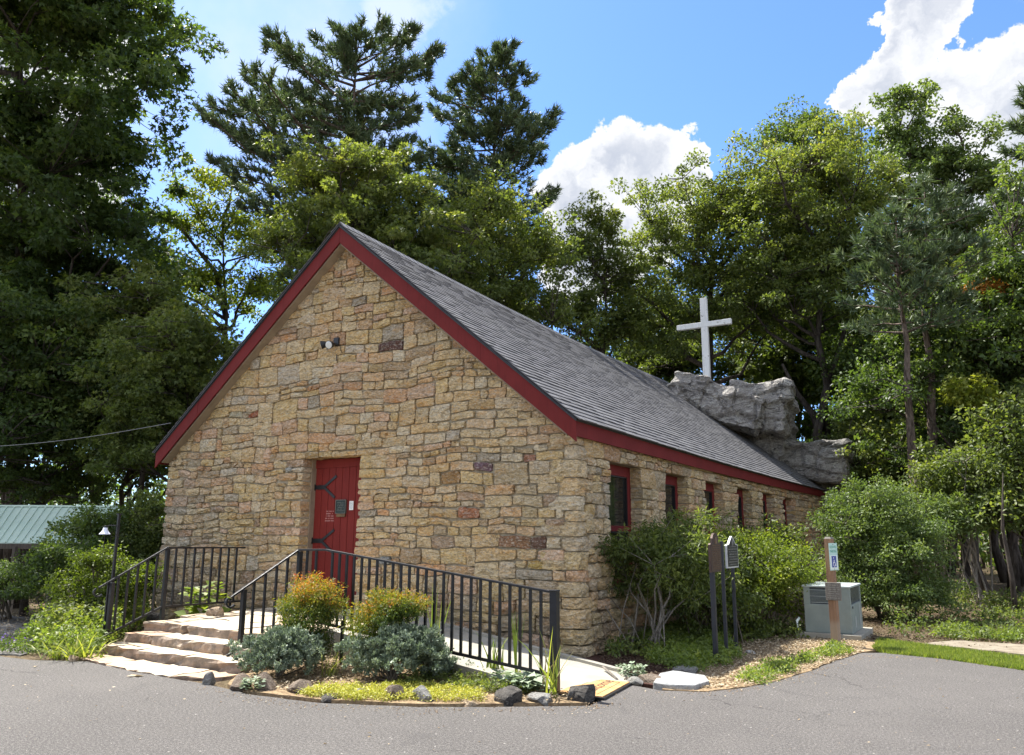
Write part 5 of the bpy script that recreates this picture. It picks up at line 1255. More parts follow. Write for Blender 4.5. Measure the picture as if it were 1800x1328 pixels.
UN = [(uA, 240, 31, .4, 1.25, 'tall shaded understorey tree between sweetgum and the yellow-green tree'), (uA, 480, 31, 2.1, 1.15, 'understorey tree showing above the left roof slope'), (uC, 200, 34, 1.0, 1.2, 'dark understorey tree behind the green-roofed shelter'),
      (uC, -60, 27, 3.6, 1.3, 'dark understorey tree cut by the left picture edge'), (uA, 730, 36, 3.0, 1.35, 'understorey tree hidden behind the middle of the roof ridge'), (uC, 950, 40, 1.4, 1.35, 'dark tree just above the far roof ridge'),
      (uB, 1100, 42, 2.6, 1.5, 'understorey tree below the oak left of the cross'), (uB, 1340, 38, 4.1, 1.35, 'understorey tree behind the top of the boulder'), (uB, 1520, 30, .8, 1.2, 'understorey tree whose leaves touch the right end of the boulder'),
      (uB, 1700, 27, 5.2, 1.0, 'mid-green understorey tree behind the pale multi-stemmed shrub'), (uC, 1790, 29, 5.0, 1.15, 'dark understorey tree low at the right edge'), (uA, 1660, 36, 1.9, 1.6, 'tall understorey tree between the pines and tulip trees'),
      (uC, 1480, 40, 2.2, 1.5, 'dark tree far back behind the forked oak trunk'), (uA, 20, 34, 5.5, 1.6, 'tall dark tree far back at the upper left'), (uA, 1230, 44, 5.0, 1.5, 'tree standing far back behind the white cross'),
      (uA, 1372, 43, .7, 1.75, 'bushy tree showing in the gap above the boulder'), (uC, 1725, 23.5, 3.3, .95, 'dark bushy tree over the pale multi-stemmed shrub'),
      (uB, 1790, 19, 2.2, .9, 'small leafy tree whose slim trunk stands by the right picture edge'), (uC, 1840, 24.5, .3, 1.15, 'deep-shaded tree in the right corner of the woods'), (uA, 1760, 31, 4.4, 1.3, 'mid-green tree below the orange spray of leaves'), (uC, 1570, 33, 1.1, 1.25, 'dark tree between boulder and the bare-stemmed pine')]
for (src, px, dep, rot, sc_, lb_) in UN:
    p = at(px, 938, dep); copy_tree(src, gz(p), rot, sc_, lb_, GU)
# slender dark trunks in the woods
tk = empty('bare_trunk', 'slim dark trunk standing in the open shade at the right', 'tree', 'slim trunks in the right woods', gz(at(1768, 938, 17.5)))
MB().tube([(0, 0, -.2), (.02, 0, .9), (-.05, .03, 2.0), (.08, 0, 3.2)], [.07, .055, .035, .008], 8).build('trunk', M_BARK, tk, attr=False, smooth=True)
for (px, dep, rot, sc_, lb_) in ((1640, 21, 1, 1.3, 'dark trunk rising behind the large sunlit shrub'), (1560, 27, 3, 1.5, 'dark trunk behind the top of the large shrub'),
                                 (1610, 30, .4, 1.6, 'far dark trunk left of the right woods opening')):
    copy_tree(tk, gz(at(px, 938, dep)), rot, sc_, lb_)
# the wood beyond
def far_wood():
    rng = np.random.default_rng(77); C = []; mb = MB()
    for k in range(520):
        a = R(rng.uniform(-82, 22)); r_ = rng.uniform(44, 72); x, y = CAM[0]+math.sin(a)*r_, CAM[1]+math.cos(a)*r_
        H = rng.uniform(4, 12); z = height(x, y); mb.tube([(x, y, z-.3), (x+rng.normal()*.2, y, z+H*.8)], [.14, .05], 5, cap=False)
        for q in range(9): C.append((x+rng.normal()*1.5, y+rng.normal()*1.5, z+H*rng.uniform(.05, 1)))
    C = np.array(C); P, A, N, sz, t = clump_leaves(C, 1.2, 20, .34, rng, .4, flat=.75)
    o = leaves('far_wood_foliage', P, A, N, sz, t, LM['dark'], 'rhomb'); meta(o, 'dark mass of far-off woodland foliage behind all the nearer trees', 'woodland', None, 'stuff')
    o = mb.build('far_wood_trunks', M_BARK, attr=False, smooth=True, fix=False); meta(o, 'mass of distant trunks within the far-off woodland', 'woodland', None, 'stuff')
far_wood()

# ================================================================== SHRUBS
def shrub(name, label, base, h, lobes, n, per, cr, size, mk, seed, tm='rhomb', stems=9, bark=None, group=None, stem_r=.02, spread=.35, bias=0., ctf=None, up=.5, droop=.25, cat='shrub', flat=.7, bare=0, inner=.3):
    """lobes relative to base: (dx, dy, z, r, rz)"""
    rng = np.random.default_rng(seed); root = empty(name, label, cat, group, tuple(base))
    lb = [(np.array(l[:3]), l[3], l[4]) for l in lobes]; C = sample_lobes(lb, n, rng, inner); C[:, 2] = np.maximum(C[:, 2], .08)
    mb = MB()
    if stems:
        tips = C[rng.choice(len(C), min(stems, len(C)), replace=False)]; nodes = []
        for c in tips:
            b = np.array((rng.normal()*spread*.35, rng.normal()*spread*.35, -.05)); pts = [b]
            for t in (.3, .6, .85): q = b*(1-t)+c*t; q[2] += .12*h*math.sin(math.pi*t); pts.append(q+rng.normal(size=3)*.04*h)
            pts.append(c); mb.tube(pts, [stem_r*(1-.17*i) for i in range(5)], 5, cap=False); nodes += pts[1:]
        nodes = np.array(nodes)
        for c in C[::2]:
            p = nodes[np.linalg.norm(nodes-c, axis=1).argmin()]; mb.tube([p, c], [stem_r*.35, stem_r*.15], 3, cap=False)
        for k in range(bare):
            b = np.array((rng.normal()*spread, rng.normal()*spread, -.05)); d = unit(np.array((rng.normal()*.5, rng.normal()*.5, 1))); L_ = h*rng.uniform(.35, .8)
            mb.tube([b, b+d*L_*.5+rng.normal(size=3)*.05, b+d*L_+rng.normal(size=3)*.12], [stem_r*.7, stem_r*.5, stem_r*.2], 4, cap=False)
        mb.build('stems', bark or M_TWIG, root, attr=False, smooth=True, fix=False)
    ct = np.clip(rng.random(len(C))*.75+bias, 0, 1) if ctf is None else np.clip(ctf(C, rng), 0, 1)
    P, A, N, sz, t = clump_leaves(C, cr*rng.uniform(.7, 1.25, len(C)), per, size, rng, up, flat=flat, ctint=ct, droop=droop, tvar=.35)
    k = P[:, 2] > .01; leaves('foliage', P[k], A[k], N[k], sz[k], t[k], LM[mk], tm, root)
    return root
SG = 'shrubs along the side wall'
shrub('laurel_shrub', 'dark glossy shrub with bare pale stems at the near corner of the chapel', (.58, 1.0, 0), 2.1, [(-.08, .1, 1.35, .48, .35), (.25, .7, 1.45, .6, .42), (-.1, .3, .85, .42, .4), (.4, .6, .85, .5, .45), (.3, 1.2, 1.75, .42, .28), (.3, .2, 1.2, .5, .4)], 230, 60, .20, .085, 'mid', 201, 'long', 9, M_BARKL, SG, .018, .25, -.05, bare=7)
shrub('laurel_shrub', 'darkest shrub in the row, between the near-corner shrub and the markers', (.85, 3.05, 0), 2.1, [(0, 0, 1.0, .7, .6), (.2, -.4, .75, .6, .6), (.1, .5, 1.15, .6, .45), (.3, .2, .55, .6, .5)], 230, 60, .20, .06, 'mid', 202, 'rhomb', 12, M_TWIG, SG, .016, .4, -.15, bare=10)
shrub('privet_shrub', 'large yellow-green shrub behind the black marker with tips above the windows', (1.15, 4.6, 0), 2.6, [(0, 0, 1.05, .85, .6), (-.35, -.5, 1.2, .55, .42), (.35, -.35, .95, .65, .5), (.65, .3, 1.1, .6, .45), (-.3, .0, 1.75, .22, .32), (.15, -.1, 1.55, .25, .25), (.1, -.2, .6, .9, .5), (.0, .9, 1.25, .5, .4), (.95, -.2, .9, .5, .4)], 430, 60, .20, .055, 'yellow', 203, 'rhomb', 16, M_TWIG, SG, .016, .5, -.05, bare=8)
shrub('privet_shrub', 'dark low part of the side shrubs along the wall beyond the markers', (.6, 7.2, 0), 2., [(0, 0, 1.1, .7, .8), (.1, 1.3, 1.2, .7, .8), (.0, 2.6, 1.2, .7, .8)], 160, 55, .24, .075, 'mid', 204, 'rhomb', 8, M_TWIG, SG, .016, .8)
_b = at(1548, 938, 16.6)
shrub('eleagnus_shrub', 'large rounded sunlit shrub right of the air conditioner', (_b[0], _b[1], 0), 3., [(0, 0, 1.55, 1.1, .9), (-.6, .1, 2.25, .55, .55), (.05, .2, 2.2, .75, .65), (.6, 0, 1.4, .8, .75), (-.35, -.2, .95, .9, .7), (.75, .1, .55, .65, .5), (-.62, .4, 1.5, .6, .6), (.1, -.4, .45, 1.05, .42), (-.6, -.3, .4, .6, .4), (.9, -.2, .9, .45, .5)], 820, 66, .19, .058, 'pale', 205, 'rhomb', 18, M_TWIG, None, .02, .5, .14)
_b = at(1712, 938, 19.5)
shrub('crape_myrtle', 'pale multi-stemmed shrub in the shade of the right woods', (_b[0], _b[1], 0), 3.8, [(0, 0, 3.2, 1.1, .5), (.5, .2, 2.6, .7, .4), (-.6, 0, 2.7, .7, .4), (0, 0, 2.1, 1.0, .4)], 150, 50, .32, .10, 'mid', 206, 'rhomb', 9, M_BARKL, None, .026, .9, -.1)
_b = at(1655, 938, 19.0)
shrub('fern_like_sapling', 'sapling with long drooping light green leaves above the large shrub', (_b[0], _b[1], 0), 3., [(0, 0, 2.3, .7, .3), (.4, 0, 2.0, .5, .25)], 50, 34, .34, .16, 'pale', 207, 'long', 8, M_TWIG, None, .02, .3, .15, droop=.7)
shrub('low_scrub', 'scrubby low plants on the floor of the right woods', tuple(gz(at(1735, 938, 18.5))), .9, [(k*.6-3.0, 1.1*math.sin(k*2.), .3, .6, .35) for k in range(12)], 260, 40, .22, .07, 'mid', 208, 'rhomb', 10, M_TWIG, None, .01, 1.8, -.1)
# left side
GL = 'shrubs left of the steps'
def lsh(name, label, px, dep, lobes, n, per, cr, size, mk, seed, **kw):
    b = at(px, 938, dep); b = (b[0], b[1], max(height(b[0], b[1]), -.6)); return shrub(name, label, b, 2, lobes, n, per, cr, size, mk, seed, group=GL, **kw)
lsh('holly_shrub', 'tall fine-leaved green shrub against the left corner of the chapel', 262, 16.2, [(0, 0, 1.2, .45, .9), (-.2, .1, 1.9, .40, .6), (.05, 0, .7, .5, .5), (-.5, .2, 1.4, .5, .5)], 260, 60, .17, .06, 'mid', 211, tm='rhomb', stems=10, bias=-.05)
lsh('arching_shrub', 'dark shrub arching over the green shelter roof', 170, 16.0, [(0, 0, 1.2, .8, .6), (-.5, 0, 1.75, .6, .28), (.3, 0, 1.9, .5, .4), (.2, .3, .8, .7, .5), (-.6, .1, .9, .6, .5)], 270, 55, .19, .075, 'dark', 212, tm='rhomb', stems=12, bias=.1)
lsh('azalea_shrub', 'layered olive-yellow shrub behind the garden lamp', 175, 13.9, [(-.3, 0, .75, .55, .35), (.15, 0, 1.15, .45, .3), (-.7, .1, .5, .5, .3), (.3, .2, .65, .5, .4), (.75, .4, .95, .4, .3)], 240, 50, .17, .052, 'yellow', 213, tm='rhomb', stems=12, bias=-.3, flat=.45)
lsh('azalea_shrub', 'shaded green shrub between lamp and cotoneaster', 110, 15.2, [(0, 0, .8, .7, .5), (-.4, 0, 1.1, .5, .35), (.4, 0, 1.25, .5, .35)], 200, 50, .19, .06, 'dark', 214, tm='rhomb', stems=10, bias=.05, flat=.5)
lsh('cotoneaster_shrub', 'small-leaved pale-tipped shrub at the left picture edge', 22, 15.5, [(0, 0, .75, .55, .38), (-.5, 0, .7, .5, .35), (.25, 0, .5, .45, .25)], 190, 60, .14, .042, 'pale', 215, tm='rhomb', stems=10, bias=-.05)
# nandinas and junipers in the bed
NB = 'nandinas in the planting bed'
def nand(C, rng): return (C[:, 2]-.42)*1.15+rng.random(len(C))*.35
b_ = gnd(548, 1150, 0); 
shrub('nandina', 'dense nandina with reddish tips, nearer the steps', (float(onY(550, 1100, -2.75)[0]), -2.75, .03), 1.0, [(0, 0, .62, .37, .33), (-.12, .05, .85, .26, .2), (.14, 0, .80, .26, .2), (0, 0, .3, .28, .26)], 250, 64, .10, .042, 'nandina', 221, 'long', 14, None, NB, .006, .12, ctf=nand, up=.2, droop=-.1)
shrub('nandina', 'orange-flushed nandina leaning right, nearer the ramp railing', (float(onY(682, 1100, -2.75)[0]), -2.75, .03), .95, [(0, 0, .62, .36, .28), (-.18, 0, .50, .28, .30), (.22, 0, .74, .27, .18), (.02, 0, .84, .22, .14), (0, 0, .3, .25, .25)], 230, 60, .10, .042, 'nandina', 222, 'long', 14, None, NB, .006, .12, ctf=lambda C, rng: (C[:, 2]-.34)*.95+rng.random(len(C))*.35-.35*(C[:, 0] > .05)*(C[:, 2] < .8)+.12*(C[:, 0] < -.1), up=.2, droop=-.1)
def juniper(label, px, py, lobes, n, seed, per=46):
    b = gnd(px, py); rng = np.random.default_rng(seed); root = empty('juniper', label, 'shrub', 'blue-green junipers in the planting bed', (b[0], b[1], .02))
    lb = [(np.array(l[:3]), l[3], l[4]) for l in lobes]; C = sample_lobes(lb, n, rng, .62); C[:, 2] = np.maximum(C[:, 2], .04); cen = np.array([0, 0, .05])
    ct = np.clip(rng.random(n)*.7+.1, 0, 1); idx = np.repeat(np.arange(n), per); od = unit(C-cen)
    A = unit(od[idx]*.55+rng.normal(size=(n*per, 3))*.55+np.array((0, 0, .25))); P = C[idx]+unit(rng.normal(size=A.shape))*rng.random((n*per, 1))*.045
    leaves('foliage', P, A, rng.normal(size=A.shape), rng.uniform(.02, .042, n*per), np.clip(ct[idx]+rng.normal(size=n*per)*.15, 0, 1), LM['juniper'], 'rhomb', root)
    mb = MB()
    for k in range(14): c = C[rng.integers(n)]; mb.tube([(0, 0, 0), c*.5-np.array((0, 0, .03)), c*.93], [.014, .009, .004], 4, cap=False)
    mb.build('stems', M_TWIG, root, attr=False, fix=False)
    return root
juniper('left blue-green juniper mound beside the railing post', 486, 1196, [(-.04, .1, .26, .40, .24), (-.30, .1, .14, .26, .15), (.16, .1, .20, .28, .2), (.02, .1, .40, .24, .14), (.18, .15, .34, .18, .12)], 560, 231)
juniper('middle and largest blue-green juniper mound in the bed', 688, 1202, [(0, .1, .28, .48, .26), (-.34, .0, .12, .22, .12), (.25, .1, .32, .34, .22), (.05, .1, .45, .26, .14), (-.2, .1, .28, .3, .2)], 700, 232)
juniper('small juniper tuft at the right end of the mounds', 762, 1196, [(0, .05, .13, .20, .13), (-.15, .1, .2, .2, .12)], 160, 233)
# strap-leaved plants
def blades(name, label, base, n, h, w, seed, mk='grass', lean=.35, group=None, cat='plant', bias=0., spread=.05, arch=.5, segs=4, kind=None):
    rng = np.random.default_rng(seed); V = []; Fc = []; tv = []
    for k in range(n):
        a = rng.uniform(0, 2*math.pi); d = np.array((math.cos(a), math.sin(a), 0)); s_ = np.array((-d[1], d[0], 0)); L_ = h*rng.uniform(.55, 1.1); ln = lean*rng.uniform(.2, 1.3)
        p0 = np.array((rng.normal()*spread, rng.normal()*spread, -.02)); b0 = len(V); ww = w*rng.uniform(.7, 1.2); tt = rng.random()*.8+bias
        tw = rng.uniform(-.8, .8); s2 = s_*math.cos(tw)+d*math.sin(tw)
        for i in range(segs+1):
            t = i/segs; q = p0+d*L_*(ln*t+arch*ln*t*t)+np.array((0, 0, 1))*L_*(t-arch*ln*t*t*1.1); wd_ = ww*(1-t)**.6*.5 if i < segs else 0.0004
            V += [q-s2*wd_, q+s2*wd_]; tv += [tt, tt]
        for i in range(segs): a_ = b0+2*i; Fc.append((a_, a_+1, a_+3, a_+2))
    me = bpy.data.meshes.new(name); me.from_pydata([tuple(v) for v in V], [], Fc); at_ = me.attributes.new('tint', 'FLOAT', 'POINT'); at_.data.foreach_set('value', np.clip(tv, 0, 1).astype(np.float32))
    me.materials.append(LM[mk]); o = link(name, me); o.location = base; return meta(o, label, cat, group, kind)
GI = 'tall strap-leaved plants in front of the ramp'
for k, (px, py, n, h, ln, tl, lb_) in enumerate([(628, 1165, 9, 1.05, .30, 0, 'strap-leaved clump arching beside the orange-flushed nandina'), (690, 1180, 0, 1, .1, 0, ''), (768, 1168, 11, .95, .14, .1, 'upright light green strap-leaved clump beyond the juniper mounds'), (865, 1190, 15, .62, .28, .1, 'dense fan of light green straps near the middle of the ramp railing'),
                                             (882, 1190, 8, .52, .22, .1, 'small strap-leaved clump next to the dense fan'), (908, 1192, 6, .85, .10, -.1, 'thin upright straps near the lower end of the ramp railing'), (972, 1222, 17, .78, .42, .15, 'splayed strap-leaved clump at the thick end post'), (720, 1175, 9, .75, .38, 0, 'arching strap-leaved clump behind the largest juniper mound')]):
    if not n: continue
    b = gnd(px, py, .03); blades('strap_leaved_plant', lb_, (b[0], b[1]-.02, .03), n, h, .026, 300+k, 'grass', ln, GI, bias=tl, spread=.03)
b = gnd(965, 1222, .03); blades('strap_leaved_plant', 'brownish dry straps left of the thick end post', (b[0]-.05, b[1], .03), 5, .7, .02, 320, 'dry', .3, GI, bias=.3)
# daylilies and weeds by the steps
blades('daylily', 'arching bright green daylily clump just left of the steps', tuple(gnd(138, 1158, .0)), 60, .48, .022, 330, 'grass', .75, 'daylilies left of the steps', 'plant', .25, .09, .7)
blades('daylily', 'arching daylily clump farther left in the weeds', tuple(gnd(103, 1155, .0)), 50, .42, .02, 331, 'grass', .75, 'daylilies left of the steps', 'plant', .2, .09, .7)
def weeds(name, label, polys, n, cr, per, size, mk, seed, tm='rhomb', zr=(.03, .2), cat='ground cover', z0=0., bias=0., kind='stuff', ztop=None):
    rng = np.random.default_rng(seed); C = []
    poly = [np.array(gnd(*p))[:2] for p in polys]; P2 = np.array(poly); lo, hi = P2.min(0), P2.max(0); tries = 0
    def inside(p):
        c = False; j = len(P2)-1
        for i in range(len(P2)):
            if ((P2[i][1] > p[1]) != (P2[j][1] > p[1])) and p[0] < (P2[j][0]-P2[i][0])*(p[1]-P2[i][1])/(P2[j][1]-P2[i][1]+1e-9)+P2[i][0]: c = not c
            j = i
        return c
    while len(C) < n and tries < n*60:
        tries += 1; p = rng.uniform(lo, hi)
        if inside(p) and mnoise.noise(Vector((p[0]*2.3, p[1]*2.3, seed))) > -.28: C.append((p[0], p[1], z0+rng.uniform(*zr)))
    C = np.array(C); P, A, N, sz, t = clump_leaves(C, cr, per, size, rng, .6, flat=.6, ctint=np.clip(rng.random(len(C))*.8+bias, 0, 1)); k = P[:, 2] > z0-.005
    o = leaves(name, P[k], A[k], N[k], sz[k], t[k], LM[mk], tm); return meta(o, label, cat, None, kind)
weeds('weed_patch', 'bright green weeds between the left railing and the gravel path', [(30, 1140), (90, 1158), (185, 1158), (192, 1130), (240, 1108), (260, 1090), (180, 1085), (90, 1100)], 420, .13, 34, .055, 'grass', 401, zr=(.04, .30), bias=.1)
weeds('weed_patch', 'broad-leaved weeds in front of the azalea at the left', [(60, 1135), (180, 1140), (250, 1095), (280, 1080), (150, 1080)], 160, .14, 26, .075, 'mid', 402, zr=(.2, .5), bias=.15)
weeds('periwinkle_patch', 'low dark periwinkle with purple flowers at the left edge', [(-40, 1146), (60, 1150), (110, 1140), (70, 1120), (0, 1122)], 120, .10, 26, .04, 'dark', 403, zr=(.02, .08), bias=.1)
o = weeds('periwinkle_flowers', 'scattered small purple periwinkle flowers at the left edge', [(-20, 1143), (60, 1146), (70, 1128), (0, 1126)], 26, .03, 4, .035, 'flower', 404, zr=(.08, .16))
weeds('hosta_patch', 'x', [(300, 1080), (330, 1078), (330, 1070), (300, 1070)], 1, .01, 1, .01, 'grass', 405)
bpy.data.objects.remove(bpy.data.objects['hosta_patch'])
def rosette(name, label, base, n, h, size, mk, seed, group=None, tm='wide', bias=0., tall=1.):
    rng = np.random.default_rng(seed); a = rng.uniform(0, 2*math.pi, n); r_ = rng.uniform(.1, 1, n); d = np.stack([np.cos(a), np.sin(a), np.zeros(n)], 1)
    P = d*(r_[:, None]*h*.5)+np.array((0, 0, 1))*(rng.random((n, 1))*h*tall); A = unit(d*1.0+np.array((0, 0, .35))*rng.uniform(-.5, 1.6, (n, 1))); N = unit(np.array((0, 0, 1.))+rng.normal(size=(n, 3))*.3)
    o = leaves(name, P, A, N, size*rng.uniform(.7, 1.2, n), np.clip(rng.random(n)*.6+bias, 0, 1), LM[mk], tm); o.location = base; return meta(o, label, 'plant', group)
rosette('broad_leaved_plant', 'light green big-leaved plant behind the left railing near the wall', (-6.35, -1.15, .1), 120, .55, .20, 'grass', 411, bias=.25, tall=1.3)
b = gnd(925, 1214, .03); rosette('lambs_ear', 'pale silvery broad-leaved plant near the thick end post', (b[0], b[1], .03), 120, .32, .12, 'silver', 412, tall=.5)
b = gnd(885, 1206, .03); rosette('lambs_ear', 'smaller silvery-green plant just left of the pale silvery one', (b[0], b[1], .03), 70, .22, .085, 'silver', 413, tall=.6)
b = gnd(438, 1212, .03); rosette('variegated_plant', 'small pale yellow-green rosette behind the brown pointed stone', (b[0], b[1]+.05, .03), 110, .20, .055, 'silver', 414, tall=.5)
b = gnd(1110, 1190, .0); rosette('silvery_plant', 'low grey-green cushion plant right of the doormat', (b[0], b[1], .02), 260, .34, .045, 'silver', 415, tall=.35)
b = gnd(1232, 1112, .0); rosette('broad_leaved_weed', 'tall broad-leaved weed behind the bronze marker', (b[0], b[1], .25), 26, .35, .17, 'grass', 416, tall=1.1)
b = gnd(590, 1185, .03); blades('grass_tuft', 'yellow-green grass tuft between the two big junipers', (b[0], b[1]-.1, .03), 34, .42, .012, 417, 'grass', .55, None, 'plant', .3)
weeds('sedum_patch', 'yellow-green creeping ground cover along the edging stones', [(520, 1226), (560, 1229), (640, 1236), (850, 1238), (850, 1222), (720, 1208), (640, 1212), (560, 1214)], 620, .055, 26, .022, 'sedum', 421, zr=(.01, .04), z0=.03)
weeds('bed_weeds', 'mixed low weeds and straw toward the ramp in the bed', [(700, 1212), (860, 1222), (960, 1228), (950, 1205), (800, 1188), (740, 1185)], 260, .07, 24, .032, 'mid', 422, zr=(.01, .07), z0=.03, bias=.1)
weeds('bed_flowers', 'spiky blue-green seedlings along the ramp edge', [(745, 1180), (830, 1195), (835, 1188), (750, 1172)], 40, .06, 22, .03, 'juniper', 423, zr=(.03, .14), z0=.03)
weeds('marker_weeds', 'green grass and weeds around the foot of the markers', [(1150, 1172), (1215, 1186), (1262, 1182), (1300, 1160), (1270, 1120), (1190, 1110), (1130, 1125), (1120, 1150)], 560, .10, 30, .045, 'grass', 424, zr=(.02, .16), bias=-.1)
weeds('verge_weeds', 'patches of light green weeds on the dry verge', [(1290, 1200), (1340, 1203), (1400, 1180), (1470, 1155), (1500, 1150), (1470, 1135), (1400, 1160), (1330, 1175)], 200, .11, 34, .036, 'grass', 425, zr=(.01, .07), bias=.1)
weeds('wall_weeds', 'shaded weeds under the side shrubs', [(1070, 1170), (1250, 1130), (1300, 1130), (1420, 1125), (1400, 1100), (1200, 1100), (1060, 1140)], 260, .13, 26, .06, 'mid', 426, zr=(.02, .2), bias=-.1)
# lawn strip at the right: single blades
def lawn():
    rng = np.random.default_rng(55); P2 = [gnd(*p) for p in ((1535, 1142), (1560, 1149), (1650, 1158), (1800, 1179), (1900, 1193), (1900, 1166), (1800, 1158), (1700, 1146), (1600, 1133), (1545, 1126))]; P2 = np.array(P2)[:, :2]
    lo, hi = P2.min(0), P2.max(0); q = rng.uniform(lo, hi, (90000, 2)); c = np.zeros(len(q), bool); j = len(P2)-1
    for i in range(len(P2)):
        c ^= ((P2[i][1] > q[:, 1]) != (P2[j][1] > q[:, 1])) & (q[:, 0] < (P2[j][0]-P2[i][0])*(q[:, 1]-P2[i][1])/(P2[j][1]-P2[i][1]+1e-9)+P2[i][0]); j = i
    q = q[c][:34000]; n = len(q); P = np.column_stack([q, np.full(n, -.02)]); A = unit(np.column_stack([rng.normal(size=(n, 2))*.45, np.ones(n)]))
    o = leaves('lawn_grass', P, A, rng.normal(size=A.shape), rng.uniform(.05, .10, n), np.clip(rng.random(n)*.7+.2, 0, 1), LM['grass'], 'needle'); meta(o, 'sunlit strip of mown grass along the right edge of the asphalt', 'grass', None, 'stuff')
lawn()
weeds('woodland_weeds', 'patchy green undergrowth on the floor of the right woods', [(1560, 1118), (1680, 1126), (1900, 1138), (1900, 1085), (1560, 1080)], 190, .15, 26, .06, 'mid', 427, zr=(.02, .18), bias=-.25)
weeds('woodland_weeds', 'low weeds in front of the multi-stemmed shrub', [(1640, 1122), (1800, 1130), (1800, 1112), (1660, 1105)], 90, .10, 28, .05, 'grass', 428, zr=(.01, .10), bias=.0)
# fallen leaves, straw and chips
def litter(name, label, polys, n, size, mk, seed, z=.01, tm='rhomb', cat='leaf litter', lo_=.0):
    rng = np.random.default_rng(seed); P2 = np.array([gnd(*p) for p in polys])[:, :2]; lo, hi = P2.min(0), P2.max(0); q = rng.uniform(lo, hi, (n*4, 2)); c = np.zeros(len(q), bool); j = len(P2)-1
    for i in range(len(P2)):
        c ^= ((P2[i][1] > q[:, 1]) != (P2[j][1] > q[:, 1])) & (q[:, 0] < (P2[j][0]-P2[i][0])*(q[:, 1]-P2[i][1])/(P2[j][1]-P2[i][1]+1e-9)+P2[i][0]); j = i
    q = q[c][:n]; n = len(q); P = np.column_stack([q, z+rng.random(n)*.015]); A = unit(np.column_stack([rng.normal(size=(n, 2)), rng.normal(size=n)*.15])); N = unit(np.column_stack([rng.normal(size=(n, 2))*.4, np.ones(n)]))
    o = leaves(name, P, A, N, size*rng.uniform(.5, 1.3, n), np.clip(rng.random(n)+lo_, 0, 1), LM[mk], tm); return meta(o, label, cat, None, 'stuff')
litter('verge_litter', 'dry leaves and straw covering the verge beside the asphalt', [(1180, 1215), (1310, 1209), (1420, 1180), (1516, 1147), (1530, 1120), (1440, 1110), (1300, 1130), (1240, 1180)], 12000, .034, 'dry', 501, .012, lo_=.2)
litter('bed_litter', 'dry straw and leaf scraps in the planting bed', [(405, 1207), (560, 1230), (860, 1238), (1030, 1238), (1000, 1222), (860, 1195), (740, 1170), (600, 1150), (470, 1170)], 5000, .035, 'dry', 502, .042)
litter('mulch_chips', 'dark bark chips over the mulch bed', [(1040, 1180), (1110, 1203), (1190, 1188), (1250, 1170), (1180, 1130), (1060, 1150)], 5000, .035, 'dry', 503, .018, 'rhomb', 'bark mulch', -.75)
litter('forest_litter', 'fallen leaves on the floor of the right woods', [(1540, 1130), (1640, 1136), (1900, 1160), (1900, 1080), (1500, 1075)], 14000, .045, 'dry', 504, .0, lo_=-.62)  # tint pushed dark: the shade of the woods is put into the leaf colour
litter('edge_litter', 'small dry leaves and chips strewn along the asphalt edge', [(340, 1205), (440, 1222), (735, 1245), (1036, 1243), (1110, 1208), (1310, 1212), (1425, 1183), (1516, 1150), (1540, 1160), (1440, 1200), (1300, 1228), (1040, 1262), (700, 1262), (420, 1238)], 420, .022, 'dry', 506, .004, lo_=.1)
litter('drive_litter', 'a few dry leaf scraps scattered over the asphalt drive', [(0, 1165), (340, 1215), (1040, 1265), (1500, 1175), (1800, 1190), (1800, 1320), (0, 1320)], 90, .03, 'dry', 507, .004, lo_=.1)
litter('path_litter', 'leaf scraps on and beside the gravel path at the left', [(-60, 1145), (60, 1150), (200, 1120), (240, 1080), (-60, 1075)], 1800, .05, 'dry', 505, .0)
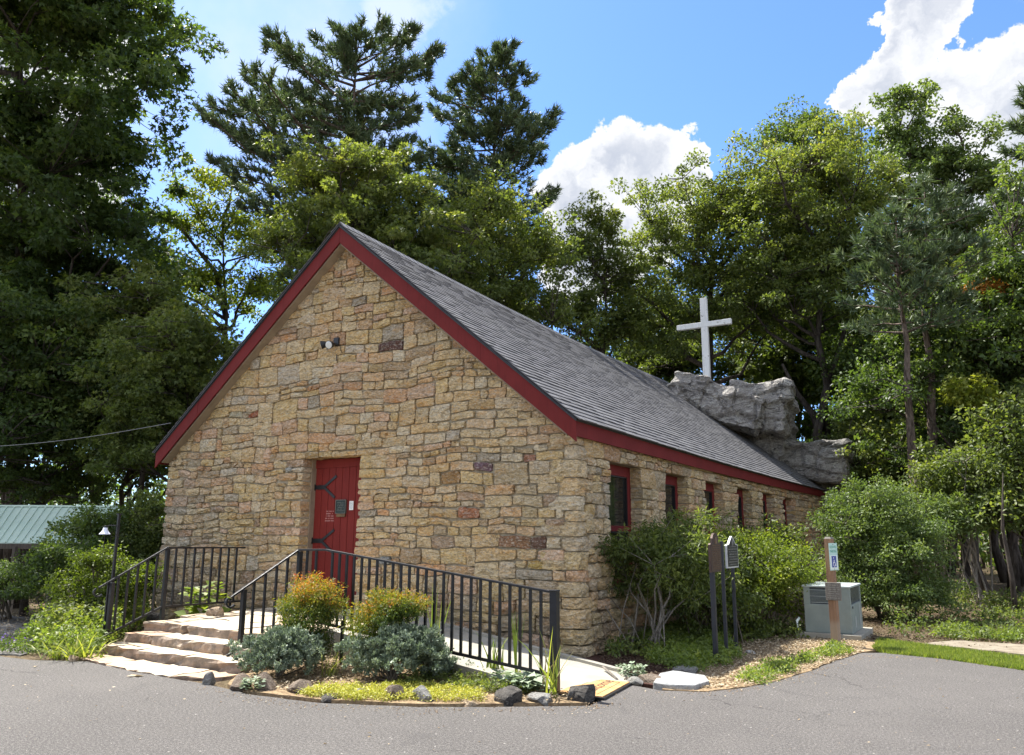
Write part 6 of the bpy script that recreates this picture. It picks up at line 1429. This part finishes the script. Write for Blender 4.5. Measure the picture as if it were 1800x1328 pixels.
def pebbles():
    rng = np.random.default_rng(66); mb = MB(); pts_ = [gnd(*p) for p in ((350, 1206), (440, 1224), (560, 1240), (735, 1246), (860, 1247), (1040, 1244), (1065, 1234))]; pts2 = [gnd(*p) for p in ((1160, 1216), (1310, 1212), (1425, 1184), (1516, 1152), (1650, 1160))]
    for path, m_ in ((pts_, 330), (pts2, 240)):
        for k in range(m_):
            i = rng.integers(len(path)-1); t = rng.random(); p = path[i]*(1-t)+path[i+1]*t; p = p+np.array((rng.normal()*.06+.03, -abs(rng.normal())*.12, .004)); r_ = rng.uniform(.004, .012)
            mb.add([p+np.array(q)*r_*rng.uniform(.6, 1.3) for q in ((1, 0, 0), (0, 1, 0), (-1, 0, 0), (0, -1, 0), (0, 0, .8))], [(0, 1, 4), (1, 2, 4), (2, 3, 4), (3, 0, 4)])
    for k in range(160):
        p = np.array((rng.uniform(-6, 5), rng.uniform(-7, -2.5), .004)); r_ = rng.uniform(.003, .007); mb.add([p+np.array(q)*r_ for q in ((1, 0, 0), (0, 1, 0), (-1, 0, 0), (0, -1, 0), (0, 0, .7))], [(0, 1, 4), (1, 2, 4), (2, 3, 4), (3, 0, 4)])
    o = mb.build('loose_grit', M_ROCKS['tan'], attr=False); meta(o, 'loose grit and small chips scattered along the edge of the asphalt', 'grit', None, 'stuff')
pebbles()
def fallen(px, py, lb_, s=.1, rot=.5):
    p = gnd(px, py, .006); o = leaves('fallen_leaf', np.array([[0, 0, 0.], [0, 0, .002], [0, 0, .001]]), np.array([[1, .2, .12], [-.2, 1, .1], [-.9, -.3, .12]]), np.array([[0, .2, 1.], [.1, 0, 1], [0, -.1, 1]]), s*np.array([1, .8, .8]), np.array([.9, .8, .85]), LM['dry'], 'wide'); o.location = p; o.rotation_euler.z = rot; meta(o, lb_, 'leaf', 'fallen leaves on the asphalt')
fallen(236, 1189, 'pale dry leaf lying on the asphalt before the steps', .11); fallen(62, 1172, 'small brown leaf on the asphalt at the left', .05, 2)
# bare twigs by the mat
mb = MB(); a = gnd(1085, 1196, .02); b = gnd(1040, 1172, .02); c = gnd(1060, 1180, .05); mb.tube([a, (a+c)/2+(0, 0, .03), c+(0, 0, .05)], [.018, .015, .012], 6); o = mb.build('driftwood_stick', M_BARKL, attr=False, smooth=True); meta(o, 'pale bare stick lying at the mulch edge right of the mat', 'stick', 'sticks by the doormat')
mb = MB(); c2 = gnd(1052, 1183, .03); mb.tube([c2, (c2+b)/2+(0, 0, .04), b+(0, 0, .06)], [.014, .013, .010], 6); o = mb.build('driftwood_stick', M_BARKL, attr=False, smooth=True); meta(o, 'shorter bare stick behind the first, nearer the chapel corner', 'stick', 'sticks by the doormat')
